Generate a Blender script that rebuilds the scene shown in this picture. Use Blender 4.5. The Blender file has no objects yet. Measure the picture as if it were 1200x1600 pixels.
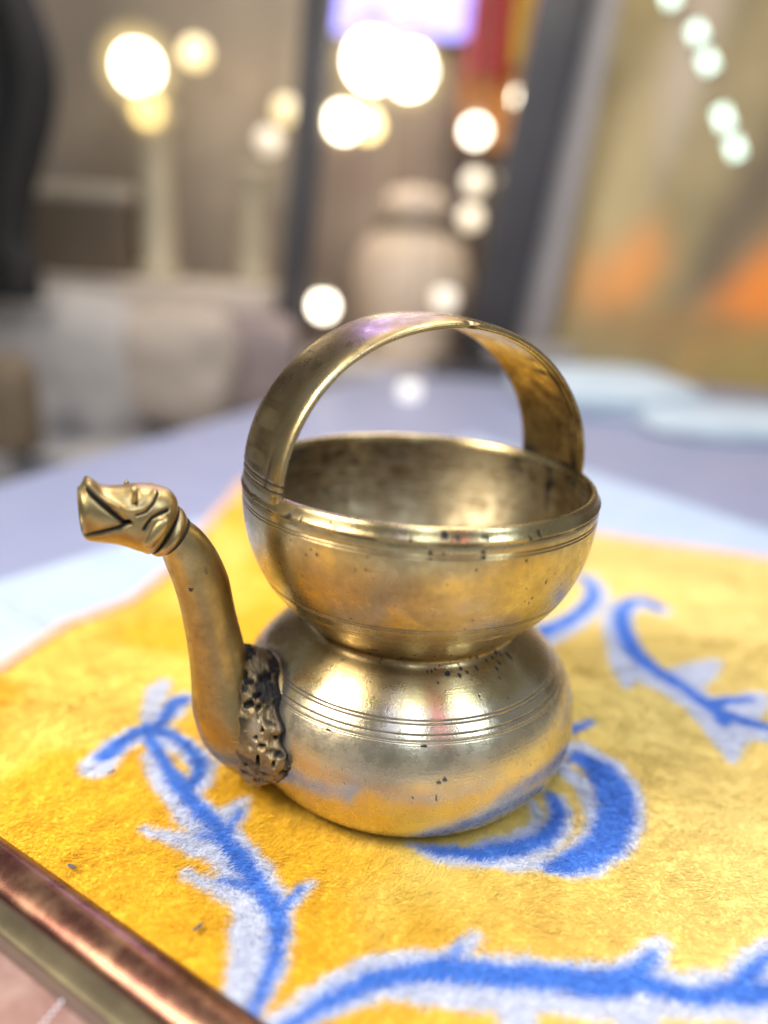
import bpy, math, random
import numpy as np
from mathutils import Vector, Matrix

SC = bpy.context.scene
COL = SC.collection
S = 0.065            # one build unit = radius of the vessel's rim = 6.5 cm
RNG = np.random.default_rng(7)
random.seed(7)

# ------------------------------------------------------------------ camera
cam = bpy.data.cameras.new('camera'); cam_o = bpy.data.objects.new('camera', cam); COL.objects.link(cam_o)
yaw, pitch, roll = -0.0472, 0.3194, 0.0576
FW = Vector((math.sin(yaw)*math.cos(pitch), math.cos(yaw)*math.cos(pitch), -math.sin(pitch)))
R0 = Vector((math.cos(yaw), -math.sin(yaw), 0)); U0 = R0.cross(FW)
RT = math.cos(roll)*R0 + math.sin(roll)*U0; UP = -math.sin(roll)*R0 + math.cos(roll)*U0
CP = Vector((0.0, -4.2494, 3.0847))
cam_o.matrix_world = Matrix(((RT.x, UP.x, -FW.x, CP.x*S), (RT.y, UP.y, -FW.y, CP.y*S), (RT.z, UP.z, -FW.z, CP.z*S), (0, 0, 0, 1)))
cam.sensor_fit = 'VERTICAL'; cam.sensor_height = 36; cam.lens = 1174.0/1600*36
cam.clip_start = .01; cam.clip_end = 50
cam.dof.use_dof = True; cam.dof.focus_distance = 3.9*S; cam.dof.aperture_fstop = 2.35
SC.camera = cam_o

# ------------------------------------------------------------------ light of the hall
w = bpy.data.worlds.new('World'); SC.world = w; w.use_nodes = True
bg = w.node_tree.nodes['Background']; bg.inputs[0].default_value = (.80, .85, .95, 1); bg.inputs[1].default_value = .26
def area(name, pos, target, size, sizey, power, col):
    l = bpy.data.lights.new(name, 'AREA'); l.shape = 'RECTANGLE'; l.size = size*S; l.size_y = sizey*S
    l.energy = power; l.color = col
    o = bpy.data.objects.new(name, l); COL.objects.link(o)
    p = Vector(pos)*S; o.location = p
    o.rotation_euler = (Vector(target)*S - p).to_track_quat('-Z', 'Y').to_euler()
    return o
area('hall_light_key', (-10, -5, 14), (0, 0, 1), 7, 7, 14.0, (1, .92, .80))
area('hall_light_cool', (1.2, -9, 15), (0, 0, 1), 2.4, 14, 3.6, (.68, .83, 1))
area('hall_light_violet', (-1.3, -8, 14.5), (0, 0, 1), .8, 8, .55, (.40, .42, 1))
area('hall_light_pink', (5.0, -8, 14), (0, 0, 1), .5, 9, .38, (1, .28, .48))
area('hall_light_side', (10.5, -7, 14), (0, 0, 1), 3.0, 8, 4.0, (.68, .83, 1))
area('hall_light_back', (0, 22, 26), (0, 24, 2), 22, 8, 11.0, (1, .82, .62))
area('hall_light_top', (2, 8, 20), (1, 8, 0), 6, 6, 8.5, (1, .95, .86))
area('hall_light_stage', (-7.5, 28, 18), (0, 0, 3), 4, 3, 2.6, (.42, .32, 1))
SC.view_settings.view_transform = 'Standard'; SC.view_settings.look = 'None'
SC.view_settings.exposure = .24; SC.view_settings.gamma = 1
try:
    SC.cycles.use_denoising = True; SC.cycles.denoiser = 'OPENIMAGEDENOISE'
    SC.cycles.max_bounces = 14; SC.cycles.diffuse_bounces = 10; SC.cycles.sample_clamp_indirect = 6
except Exception: pass

# ------------------------------------------------------------------ helpers
def vnoise(P, f=1.0, seed=0):
    """smooth value noise in 0..1 at points P (n,3)"""
    X = np.asarray(P, float)*f + seed*17.31
    i = np.floor(X).astype(np.int64); t = X-i; t = t*t*(3-2*t); out = 0
    for dx in (0, 1):
        for dy in (0, 1):
            for dz in (0, 1):
                h = (i[:, 0]+dx)*374761393 + (i[:, 1]+dy)*668265263 + (i[:, 2]+dz)*2147483647 + seed*9176
                h = (h ^ (h >> 13))*1274126177; h = (h ^ (h >> 16)) & 0xffff
                wgt = (t[:, 0] if dx else 1-t[:, 0])*(t[:, 1] if dy else 1-t[:, 1])*(t[:, 2] if dz else 1-t[:, 2])
                out = out + wgt*(h/65535.0)
    return out
def fbm(P, f, n=4, seed=0):
    a, s, o = .5, 0, 0
    for k in range(n): o = o + a*vnoise(P, f*2**k, seed+k); s += a; a *= .55
    return o/s
def sm(a, b, x): t = np.clip((x-a)/(b-a), 0, 1); return t*t*(3-2*t)
def link(name, me, mat, parent=None, loc=(0, 0, 0)):
    o = bpy.data.objects.new(name, me); COL.objects.link(o)
    if mat: me.materials.append(mat)
    if parent is not None: o.parent = parent
    else: o.location = Vector(loc)*S
    return o
def mesh_np(name, V, F, mat, parent=None, loc=None, attrs=None, smooth=True):
    """V (n,3) in build units (world); F (m,3|4) index array; one mesh object"""
    if loc is None: loc = parent['base'] if parent is not None else (0, 0, 0)
    V = (np.asarray(V, float) - np.asarray(loc, float))*S
    F = np.asarray(F, np.int32); k = F.shape[1]
    me = bpy.data.meshes.new(name)
    me.vertices.add(len(V)); me.vertices.foreach_set('co', V.astype(np.float32).ravel())
    me.loops.add(F.size); me.loops.foreach_set('vertex_index', F.ravel())
    me.polygons.add(len(F)); me.polygons.foreach_set('loop_start', np.arange(0, F.size, k, dtype=np.int32))
    me.polygons.foreach_set('use_smooth', np.full(len(F), smooth, bool))
    me.update(calc_edges=True)
    for n, a in (attrs or {}).items():
        a = np.asarray(a, np.float32)
        if a.ndim == 1: at = me.attributes.new(n, 'FLOAT', 'POINT'); at.data.foreach_set('value', a)
        else: at = me.attributes.new(n, 'FLOAT_VECTOR', 'POINT'); at.data.foreach_set('vector', a.ravel())
    return link(name, me, mat, parent, loc)
def grid_faces(nu, nv, closed_v=False, flip=False):
    i = np.arange(nu-1)[:, None]; j = np.arange(nv if closed_v else nv-1)[None, :]; j2 = (j+1) % nv
    F = np.stack([i*nv+j, (i+1)*nv+j, (i+1)*nv+j2, i*nv+j2], -1).reshape(-1, 4)
    return F[:, ::-1] if flip else F
def thing(name, label, cat, base, group=None):
    o = bpy.data.objects.new(name, None); COL.objects.link(o); o.location = Vector(base)*S
    o.empty_display_size = .02; o['base'] = list(base); o['label'] = label; o['category'] = cat
    if group: o['group'] = group
    return o
def tag(o, label, cat, group=None):
    o['label'] = label; o['category'] = cat
    if group: o['group'] = group
    return o
class MB:
    """collects quads of simple shapes; built as ONE mesh"""
    def __init__(self): self.V = []; self.F = []; self.n = 0
    def add(self, V, F): V = np.asarray(V, float); self.V.append(V); self.F.append(np.asarray(F)+self.n); self.n += len(V); return self
    def box(self, c, h, X=(1, 0, 0), Y=(0, 1, 0), Z=(0, 0, 1), r=.0):
        X, Y, Z = [np.asarray(a, float) for a in (X, Y, Z)]; c = np.asarray(c, float)
        r = r or .12*min(h)
        # rounded box: subdivided cube pushed onto inset box + sphere
        n = 6; ts = np.array([-1, -.9999, -.55, .55, .9999, 1.])
        ts = np.array([-1, -.72, -.36, .36, .72, 1.])
        def face(fx):
            a, b = np.meshgrid(ts, ts, indexing='ij'); return fx(a.ravel(), b.ravel())
        o = np.ones(36)
        for fx in (lambda a, b: (o, a, b), lambda a, b: (-o, b, a), lambda a, b: (b, o, a), lambda a, b: (a, -o, b), lambda a, b: (a, b, o), lambda a, b: (b, a, -o)):
            P = np.stack(face(fx), -1); Q = np.sign(P)*np.where(abs(P) > .5, 1, abs(P)/.36*1.0*0)  # corner direction
            core = np.array([h[0]-r, h[1]-r, h[2]-r]); t = P/1.0
            inner = np.clip(t*1.5, -1, 1)*core; d = t**3; d = d/np.maximum(np.linalg.norm(d, axis=1), 1e-9)[:, None]
            p = inner+d*r
            self.add(c+p[:, :1]*X+p[:, 1:2]*Y+p[:, 2:]*Z, grid_faces(6, 6))
        return self
    def tube(self, pts, rad, n=12, cap=True):
        pts = np.asarray(pts, float); m = len(pts); rad = np.broadcast_to(rad, (m,)).astype(float)
        if cap:
            d0 = pts[0]-pts[1]; d0 /= np.linalg.norm(d0); d1 = pts[-1]-pts[-2]; d1 /= np.linalg.norm(d1)
            pts = np.vstack([pts[0]+d0*rad[0]*.02, pts, pts[-1]+d1*rad[-1]*.02]); rad = np.r_[1e-4, rad, 1e-4]; m += 2
        T = np.gradient(pts, axis=0); T /= np.linalg.norm(T, axis=1)[:, None]+1e-12
        ref = np.array([0, 0, 1.]) if abs(T[m//2][2]) < .9 else np.array([1., 0, 0])
        A = np.cross(T, ref); A /= np.linalg.norm(A, axis=1)[:, None]+1e-12; Bv = np.cross(T, A)
        a = np.linspace(0, 2*np.pi, n, endpoint=False)
        V = pts[:, None]+rad[:, None, None]*(np.cos(a)[None, :, None]*A[:, None]+np.sin(a)[None, :, None]*Bv[:, None])
        return self.add(V.reshape(-1, 3), grid_faces(m, n, True))
    def lathe(self, prof, base=(0, 0, 0), n=24, axis=None):
        prof = np.asarray(prof, float); a = np.linspace(0, 2*np.pi, n, endpoint=False)
        V = np.stack([prof[:, :1]*np.cos(a), prof[:, :1]*np.sin(a), prof[:, 1:2]+0*a], -1).reshape(-1, 3)
        if axis is not None:
            q = Vector((0, 0, 1)).rotation_difference(Vector(axis)).to_matrix(); V = V @ np.array(q).T
        return self.add(V+np.asarray(base, float), grid_faces(len(prof), n, True))
    def build(self, name, mat, parent=None, loc=None, smooth=True):
        return mesh_np(name, np.vstack(self.V), np.vstack(self.F), mat, parent, loc, smooth=smooth)

# ------------------------------------------------------------------ materials
def new_mat(name):
    m = bpy.data.materials.new(name); m.use_nodes = True; nt = m.node_tree
    return m, nt, nt.nodes['Principled BSDF'], nt.nodes.new, nt.links.new
def inp(nt, node, k, v):
    if hasattr(v, 'is_output'): nt.links.new(v, node.inputs[k])
    else: node.inputs[k].default_value = v
def math_(nt, op, a, b=0.0, clamp=False):
    n = nt.nodes.new('ShaderNodeMath'); n.operation = op; n.use_clamp = clamp; inp(nt, n, 0, a); inp(nt, n, 1, b); return n.outputs[0]
def mixc(nt, f, a, b, mode='MIX'):
    n = nt.nodes.new('ShaderNodeMix'); n.data_type = 'RGBA'; n.blend_type = mode; inp(nt, n, 0, f); inp(nt, n, 6, a); inp(nt, n, 7, b); return n.outputs[2]
def noise_(nt, vec, scale, detail=4, rough=.55):
    n = nt.nodes.new('ShaderNodeTexNoise'); nt.links.new(vec, n.inputs['Vector']); n.inputs['Scale'].default_value = scale
    n.inputs['Detail'].default_value = detail; n.inputs['Roughness'].default_value = rough; return n.outputs[0]
def ramp_(nt, f, lo, hi):
    n = nt.nodes.new('ShaderNodeMapRange'); n.clamp = True; inp(nt, n, 0, f); n.inputs[1].default_value = lo; n.inputs[2].default_value = hi; return n.outputs[0]
def attr_(nt, name, vec=False):
    n = nt.nodes.new('ShaderNodeAttribute'); n.attribute_name = name; return n.outputs['Vector' if vec else 'Fac']

def bronze_mat(name, ca, cb, rough=.27, turned=True):
    m, nt, bs, N, L = new_mat(name)
    tc = N('ShaderNodeTexCoord').outputs['Object']
    dirt_shade, tarn_sheen = attr_(nt, 'dirt_shade'), attr_(nt, 'tarnish_sheen')
    big = noise_(nt, tc, 28, 5, .6); mid = noise_(nt, tc, 160, 5, .65); fine = noise_(nt, tc, 900, 3, .6)
    base = mixc(nt, ramp_(nt, big, .35, .68), ca, cb)
    base = mixc(nt, math_(nt, 'MULTIPLY', ramp_(nt, mid, .5, .75), .30), base, (.34, .25, .12, 1))
    tn = math_(nt, 'MULTIPLY', tarn_sheen, ramp_(nt, math_(nt, 'ADD', math_(nt, 'MULTIPLY', big, .5), math_(nt, 'MULTIPLY', mid, .5)), .34, .58), True)
    base = mixc(nt, tn, base, (.17, .105, .042, 1))
    pits = math_(nt, 'MULTIPLY', ramp_(nt, fine, .70, .74), ramp_(nt, mid, .48, .62))
    d = math_(nt, 'MAXIMUM', dirt_shade, math_(nt, 'MULTIPLY', pits, .75), True)
    base = mixc(nt, d, base, (.018, .014, .012, 1))
    base = mixc(nt, math_(nt, 'MULTIPLY', tarn_sheen, -1.0, True), base, (.78, .73, .60, 1)); base = mixc(nt, d, base, (.016, .013, .012, 1))
    L(base, bs.inputs['Base Color'])
    L(math_(nt, 'SUBTRACT', 1.0, math_(nt, 'MULTIPLY', d, .8)), bs.inputs['Metallic'])
    for q, rt in enumerate(((.4, .9, .2), (1.1, .2, .8))):                     # fine handling scratches
        mp_ = N('ShaderNodeMapping'); L(tc, mp_.inputs['Vector']); mp_.inputs['Rotation'].default_value = rt; mp_.inputs['Scale'].default_value = (35, 1100, 1100)
        sc_ = math_(nt, 'MULTIPLY', ramp_(nt, noise_(nt, mp_.outputs[0], 1.0, 1, .5), .70, .76), ramp_(nt, mid, .42, .6))
        base = mixc(nt, math_(nt, 'MULTIPLY', sc_, .28), base, (.80, .74, .58, 1) if q else (.20, .14, .06, 1))
    L(base, bs.inputs['Base Color'])
    ro = math_(nt, 'ADD', rough, math_(nt, 'MULTIPLY', ramp_(nt, mid, .35, .7), .13))
    ro = math_(nt, 'ADD', ro, math_(nt, 'MULTIPLY', tn, .16)); ro = math_(nt, 'ADD', ro, math_(nt, 'MULTIPLY', d, .3), True)
    L(ro, bs.inputs['Roughness'])
    if turned:
        bs.inputs['Anisotropic'].default_value = .7; bs.inputs['Anisotropic Rotation'].default_value = .25
        tg = N('ShaderNodeTangent'); tg.direction_type = 'RADIAL'; tg.axis = 'Z'; L(tg.outputs[0], bs.inputs['Tangent'])
        rv = attr_(nt, 'ringv', True); st = noise_(nt, rv, 1.0, 3, .7)
        h = math_(nt, 'ADD', math_(nt, 'MULTIPLY', st, .55), math_(nt, 'MULTIPLY', fine, .5))
    if name.endswith('inside'): L(mixc(nt, math_(nt, 'MULTIPLY', ramp_(nt, st, .45, .62), .45), base, (.62, .55, .38, 1)), bs.inputs['Base Color'])
    if not turned: h = math_(nt, 'ADD', math_(nt, 'MULTIPLY', mid, .6), math_(nt, 'MULTIPLY', fine, .5))
    h = math_(nt, 'SUBTRACT', h, math_(nt, 'MULTIPLY', d, .6))
    b = N('ShaderNodeBump'); b.inputs['Strength'].default_value = .16; b.inputs['Distance'].default_value = .0006; L(h, b.inputs['Height'])
    L(b.outputs[0], bs.inputs['Normal'])
    return m
BRONZE = bronze_mat('bronze', (.58, .465, .245, 1), (.46, .345, .145, 1), .21)
BRONZE_IN = bronze_mat('bronze, unpolished inside', (.50, .42, .26, 1), (.34, .27, .15, 1), .42)
SOLDER = bronze_mat('brazed metal', (.56, .45, .26, 1), (.40, .30, .15, 1), .42, False)
BRONZE_CAST = bronze_mat('cast bronze', (.55, .43, .21, 1), (.43, .315, .125, 1), .31, False)

def simple(name, c1, c2=None, rough=.6, metal=0.0, scale=30, bump=0.0, det=5, emit=None):
    m, nt, bs, N, L = new_mat(name); tc = N('ShaderNodeTexCoord').outputs['Object']
    n = noise_(nt, tc, scale, det, .6)
    L(mixc(nt, ramp_(nt, n, .35, .65), (*c1, 1), (*(c2 or c1), 1)), bs.inputs['Base Color'])
    bs.inputs['Roughness'].default_value = rough; bs.inputs['Metallic'].default_value = metal
    if bump:
        b = N('ShaderNodeBump'); b.inputs['Strength'].default_value = bump; b.inputs['Distance'].default_value = .002; L(n, b.inputs['Height']); L(b.outputs[0], bs.inputs['Normal'])
    if emit:
        bs.inputs['Emission Color'].default_value = (*emit[0], 1); bs.inputs['Emission Strength'].default_value = emit[1]
    return m

# ------------------------------------------------------------------ measured layout (build units)
BLUE = [[(-1.821, -0.431, 0.075), (-1.787, -0.296, 0.065), (-1.727, -0.164, 0.056), (-1.623, -0.121, 0.056), (-1.489, -0.165, 0.056), (-1.345, -0.26, 0.051), (-1.234, -0.406, 0.052), (-1.22, -0.556, 0.051), (-1.257, -0.682, 0.058)], [(-1.687, -0.087, 0.052), (-1.594, -0.248, 0.054), (-1.471, -0.408, 0.053), (-1.354, -0.563, 0.059), (-1.235, -0.701, 0.061), (-1.101, -0.834, 0.059), (-0.972, -0.953, 0.061), (-0.863, -1.072, 0.065), (-0.746, -1.2, 0.063), (-0.635, -1.325, 0.062), (-0.555, -1.433, 0.06), (-0.506, -1.538, 0.052), (-0.496, -1.658, 0.044), (-0.504, -1.789, 0.041), (-0.519, -1.911, 0.034), (-0.531, -2.011, 0.025)], [(-1.605, -0.075, 0.048), (-1.602, 0.09, 0.055), (-1.592, 0.234, 0.06), (-1.537, 0.275, 0.052)], [(-0.932, -1.011, 0.047), (-0.916, -0.896, 0.034), (-0.902, -0.781, 0.024)], [(-1.06, -0.993, 0.024), (-0.945, -1.027, 0.033), (-0.862, -1.049, 0.039)], [(-0.857, -1.282, 0.028), (-0.739, -1.296, 0.037), (-0.631, -1.344, 0.037)], [(-0.545, -1.45, 0.042), (-0.493, -1.36, 0.033), (-0.471, -1.285, 0.027)], [(0.14, -0.928, 0.024), (0.262, -0.946, 0.05), (0.435, -0.933, 0.065), (0.648, -0.874, 0.073), (0.798, -0.792, 0.068), (0.893, -0.679, 0.057), (0.939, -0.568, 0.051), (0.948, -0.456, 0.049), (0.911, -0.363, 0.031)], [(0.806, -0.992, 0.034), (0.914, -0.952, 0.076), (1.058, -0.879, 0.097), (1.176, -0.759, 0.107), (1.256, -0.607, 0.111), (1.306, -0.448, 0.115), (1.314, -0.291, 0.119), (1.273, -0.111, 0.11), (1.174, 0.021, 0.068), (1.094, -0.038, 0.032)], [(1.061, 0.239, 0.052), (1.183, 0.316, 0.054), (1.315, 0.381, 0.04)], [(2.375, 2.511, 0.082), (2.295, 2.671, 0.065), (2.13, 2.582, 0.07), (1.972, 2.298, 0.079), (1.896, 1.92, 0.087), (1.894, 1.545, 0.093), (1.955, 1.289, 0.095), (2.065, 1.137, 0.093), (2.146, 0.979, 0.071), (2.214, 0.828, 0.069), (2.282, 0.668, 0.086), (2.399, 0.588, 0.067), (2.599, 0.522, 0.056)], [(2.257, 0.774, 0.069), (2.43, 0.86, 0.059), (2.604, 0.905, 0.049)], [(2.285, 0.652, 0.086), (2.269, 0.529, 0.057)], [(1.054, 1.633, 0.11), (1.28, 1.864, 0.091), (1.526, 2.138, 0.077), (1.714, 2.448, 0.075), (1.827, 2.768, 0.071), (1.805, 3.053, 0.067), (1.735, 3.141, 0.062)], [(-0.402, -2.017, 0.035), (-0.309, -1.94, 0.041), (-0.212, -1.854, 0.047), (-0.082, -1.773, 0.055), (0.085, -1.714, 0.061), (0.256, -1.672, 0.073), (0.429, -1.672, 0.072), (0.6, -1.672, 0.067), (0.773, -1.66, 0.074), (0.942, -1.666, 0.08), (1.109, -1.616, 0.075), (1.227, -1.653, 0.057), (1.361, -1.676, 0.056), (1.54, -1.644, 0.062), (1.745, -1.621, 0.068)], [(0.285, -1.669, 0.056), (0.316, -1.593, 0.028), (0.329, -1.537, 0.017)], [(1.111, -1.609, 0.063), (1.198, -1.527, 0.041), (1.25, -1.467, 0.026)], [(1.541, -1.641, 0.057), (1.649, -1.543, 0.046), (1.756, -1.454, 0.036), (1.849, -1.409, 0.03)]]
WHITE = [[(-1.827, -0.537, 0.113), (-1.808, -0.345, 0.102), (-1.722, -0.198, 0.097), (-1.593, -0.145, 0.106), (-1.364, -0.263, 0.088), (-1.202, -0.42, 0.078), (-1.202, -0.6, 0.082)], [(-1.552, -0.406, 0.062), (-1.381, -0.596, 0.097), (-1.229, -0.744, 0.109), (-1.068, -0.906, 0.119), (-0.948, -1.013, 0.129), (-0.807, -1.156, 0.126), (-0.691, -1.291, 0.128), (-0.616, -1.44, 0.142), (-0.574, -1.599, 0.141), (-0.561, -1.764, 0.13), (-0.573, -1.917, 0.098), (-0.575, -2.016, 0.067)], [(-1.672, -0.011, 0.076), (-1.73, 0.173, 0.07), (-1.77, 0.374, 0.082), (-1.749, 0.464, 0.064)], [(-1.584, 0.077, 0.094), (-1.561, 0.279, 0.08)], [(-0.968, -0.943, 0.055), (-0.96, -0.815, 0.05), (-0.933, -0.732, 0.043), (-0.888, -0.688, 0.029)], [(-0.912, -0.886, 0.042), (-0.88, -0.752, 0.029)], [(-1.365, -1.008, 0.027), (-1.239, -1.035, 0.04), (-1.069, -1.075, 0.066), (-0.923, -1.103, 0.08)], [(-1.053, -1.264, 0.025), (-0.931, -1.307, 0.044), (-0.792, -1.343, 0.069), (-0.669, -1.388, 0.088)], [(-0.518, -1.428, 0.049), (-0.467, -1.325, 0.044), (-0.427, -1.259, 0.032)], [(0.087, -0.915, 0.028), (0.244, -0.966, 0.077), (0.434, -0.957, 0.088), (0.656, -0.896, 0.097), (0.817, -0.809, 0.088), (0.921, -0.686, 0.075), (0.971, -0.553, 0.069), (0.968, -0.425, 0.06)], [(0.808, -0.475, 0.035), (0.817, -0.584, 0.038), (0.774, -0.694, 0.041), (0.694, -0.77, 0.047), (0.582, -0.829, 0.046), (0.438, -0.871, 0.036)], [(0.583, -1.02, 0.028), (0.739, -0.992, 0.044), (0.876, -0.934, 0.045), (1.004, -0.829, 0.043), (1.094, -0.689, 0.04), (1.144, -0.541, 0.042), (1.156, -0.4, 0.048), (1.128, -0.238, 0.054), (1.049, -0.11, 0.059)], [(0.788, -1.004, 0.034), (0.918, -0.97, 0.084), (1.067, -0.901, 0.107), (1.198, -0.771, 0.122), (1.29, -0.602, 0.126), (1.344, -0.432, 0.131), (1.354, -0.256, 0.135), (1.303, -0.061, 0.128), (1.196, 0.072, 0.096), (1.104, 0.101, 0.062)], [(2.367, 2.481, 0.13), (2.268, 2.637, 0.119), (2.037, 2.449, 0.129), (1.875, 2.081, 0.135), (1.822, 1.533, 0.147), (1.872, 1.205, 0.171), (2.031, 1.055, 0.179), (2.163, 0.846, 0.173), (2.279, 0.635, 0.177), (2.409, 0.495, 0.154), (2.572, 0.457, 0.124)], [(1.809, 1.369, 0.166), (1.741, 1.125, 0.105), (1.688, 0.945, 0.041)], [(2.141, 1.091, 0.18), (2.359, 1.303, 0.132), (2.564, 1.481, 0.046)], [(2.271, 0.585, 0.223), (2.24, 0.371, 0.14), (2.181, 0.114, 0.031)], [(2.458, 0.744, 0.17), (2.654, 0.912, 0.103), (2.746, 0.998, 0.037)], [(1.076, 1.59, 0.169), (1.301, 1.818, 0.152), (1.551, 2.116, 0.135), (1.755, 2.47, 0.129), (1.863, 2.79, 0.122), (1.829, 3.108, 0.112)], [(-0.428, -2.019, 0.067), (-0.313, -1.918, 0.076), (-0.189, -1.822, 0.095), (-0.027, -1.742, 0.114), (0.171, -1.714, 0.137), (0.398, -1.714, 0.138), (0.626, -1.695, 0.133), (0.852, -1.695, 0.145), (1.085, -1.66, 0.14), (1.303, -1.682, 0.117), (1.535, -1.657, 0.129), (1.739, -1.634, 0.137)], [(0.285, -1.653, 0.082), (0.346, -1.563, 0.054), (0.403, -1.487, 0.03)], [(1.13, -1.591, 0.102), (1.227, -1.497, 0.073), (1.304, -1.401, 0.037)], [(1.579, -1.615, 0.089), (1.718, -1.475, 0.081), (1.856, -1.391, 0.077)], [(0.51, -1.723, 0.115), (0.558, -1.808, 0.096), (0.577, -1.892, 0.076)], [(1.02, -1.698, 0.127), (1.073, -1.767, 0.102), (1.065, -1.854, 0.077)]]
SPOTS = [(-1.4419, -0.0287, 0.0236, 0.0168), (-1.3806, -0.0398, 0.0135, 0.0135), (-1.2619, -0.0343, 0.0085, 0.0119), (-1.2428, -0.0449, 0.0136, 0.0102), (-0.9633, -0.0449, 0.014, 0.0193), (-1.0169, -0.0591, 0.0104, 0.0139), (-0.925, -0.0449, 0.0071, 0.0071), (-1.951, -0.0501, 0.0086, 0.0103), (-1.595, -0.0591, 0.0101, 0.0067), (-2.1462, -0.0548, 0.0071, 0.0142), (-2.3874, -0.0734, 0.0296, 0.0056), (-2.552, -0.0646, 0.0191, 0.0057), (-2.2266, -0.0591, 0.0323, 0.0072), (-1.2811, -0.199, 0.0069, 0.0069), (-1.0246, -0.175, 0.007, 0.007), (-1.5031, -0.1151, 0.0101, 0.0135), (-1.4993, -0.1451, 0.0102, 0.0068), (-1.2581, -0.1092, 0.0136, 0.0102), (-1.2543, -0.1391, 0.0137, 0.0103), (-1.4419, -0.1151, 0.0068, 0.0068), (-2.0467, -0.211, 0.0071, 0.0088), (-2.0812, -0.193, 0.0053, 0.0053), (-1.7902, -0.235, 0.0069, 0.0069), (-2.1118, -0.229, 0.0054, 0.0054), (-1.7826, -0.1631, 0.0051, 0.0051), (-2.2075, -0.181, 0.0043, 0.0043), (-2.1501, -0.359, 0.0044, 0.0044), (-0.8561, -0.3236, 0.0073, 0.0128), (-0.9212, -0.4052, 0.0066, 0.0073), (-0.9327, -0.4337, 0.0066, 0.0066), (-0.9671, -0.4166, 0.0044, 0.0044), (-0.9863, -0.3354, 0.0043, 0.0043), (-1.8285, -0.8144, 0.0117, 0.0078), (-1.7979, -0.8102, 0.0156, 0.0078), (-1.8821, -0.8747, 0.0119, 0.0119), (-1.8744, -0.8227, 0.0078, 0.0059), (-1.7864, -0.8992, 0.008, 0.006), (-1.7941, -0.9157, 0.006, 0.0048), (-1.618, -0.87, 0.0118, 0.0099), (-1.6524, -0.8841, 0.0059, 0.0048), (-1.5184, -0.8144, 0.0077, 0.0077), (-1.3691, -0.8227, 0.0097, 0.0078), (-1.2428, -0.8227, 0.0098, 0.0059), (-1.1318, -0.9157, 0.006, 0.0048), (-1.0169, -0.8937, 0.0081, 0.0061), (-0.9442, -0.8992, 0.0081, 0.0061), (-1.0207, -0.8186, 0.0079, 0.0059), (-1.0361, -0.789, 0.0157, 0.0059), (-0.8982, -0.8061, 0.016, 0.008), (-0.6532, -0.8794, 0.0125, 0.0125), (-0.726, -0.9102, 0.0166, 0.0124), (-0.6839, -0.9212, 0.0062, 0.0104), (-0.68, -0.9279, 0.0062, 0.0062), (-0.615, -0.9437, 0.0126, 0.0146), (-0.7872, -0.9247, 0.0082, 0.0062), (-0.86, -0.9247, 0.0082, 0.0061), (-0.7604, -0.9469, 0.0103, 0.0082), (-0.8178, -0.96, 0.0102, 0.0082), (-0.9863, -0.9405, 0.0101, 0.0089), (-1.082, -0.9437, 0.012, 0.006), (-1.1241, -0.931, 0.01, 0.006), (-1.2466, -0.9405, 0.0198, 0.0079), (-1.1547, -0.95, 0.0119, 0.0079), (-1.3002, -0.9102, 0.008, 0.006), (-1.3385, -0.9247, 0.0079, 0.0048), (-1.3691, -0.931, 0.0079, 0.0047), (-0.8446, -0.9905, 0.0061, 0.0049), (-1.3347, -0.9668, 0.0059, 0.0047), (-1.4036, -0.931, 0.0059, 0.0047), (-1.974, -1.1933, 0.0192, 0.0062), (-1.4495, -1.1933, 0.0226, 0.0075), (-1.3806, -1.4472, 0.006, 0.0188), (-1.3729, -1.3588, 0.015, 0.0094), (-1.3423, -1.347, 0.015, 0.0113), (-1.4954, -1.4472, 0.0056, 0.0045), (-1.0629, -1.0275, 0.0071, 0.0047), (-0.8638, -1.063, 0.0048, 0.0048), (-2.4142, -1.0713, 0.0082, 0.0041)]
HEADMAP = [[-1836.19, -87.16, 3577.25], [174.6, -1666.71, 47.04]] # 18.618196261056738

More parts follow.
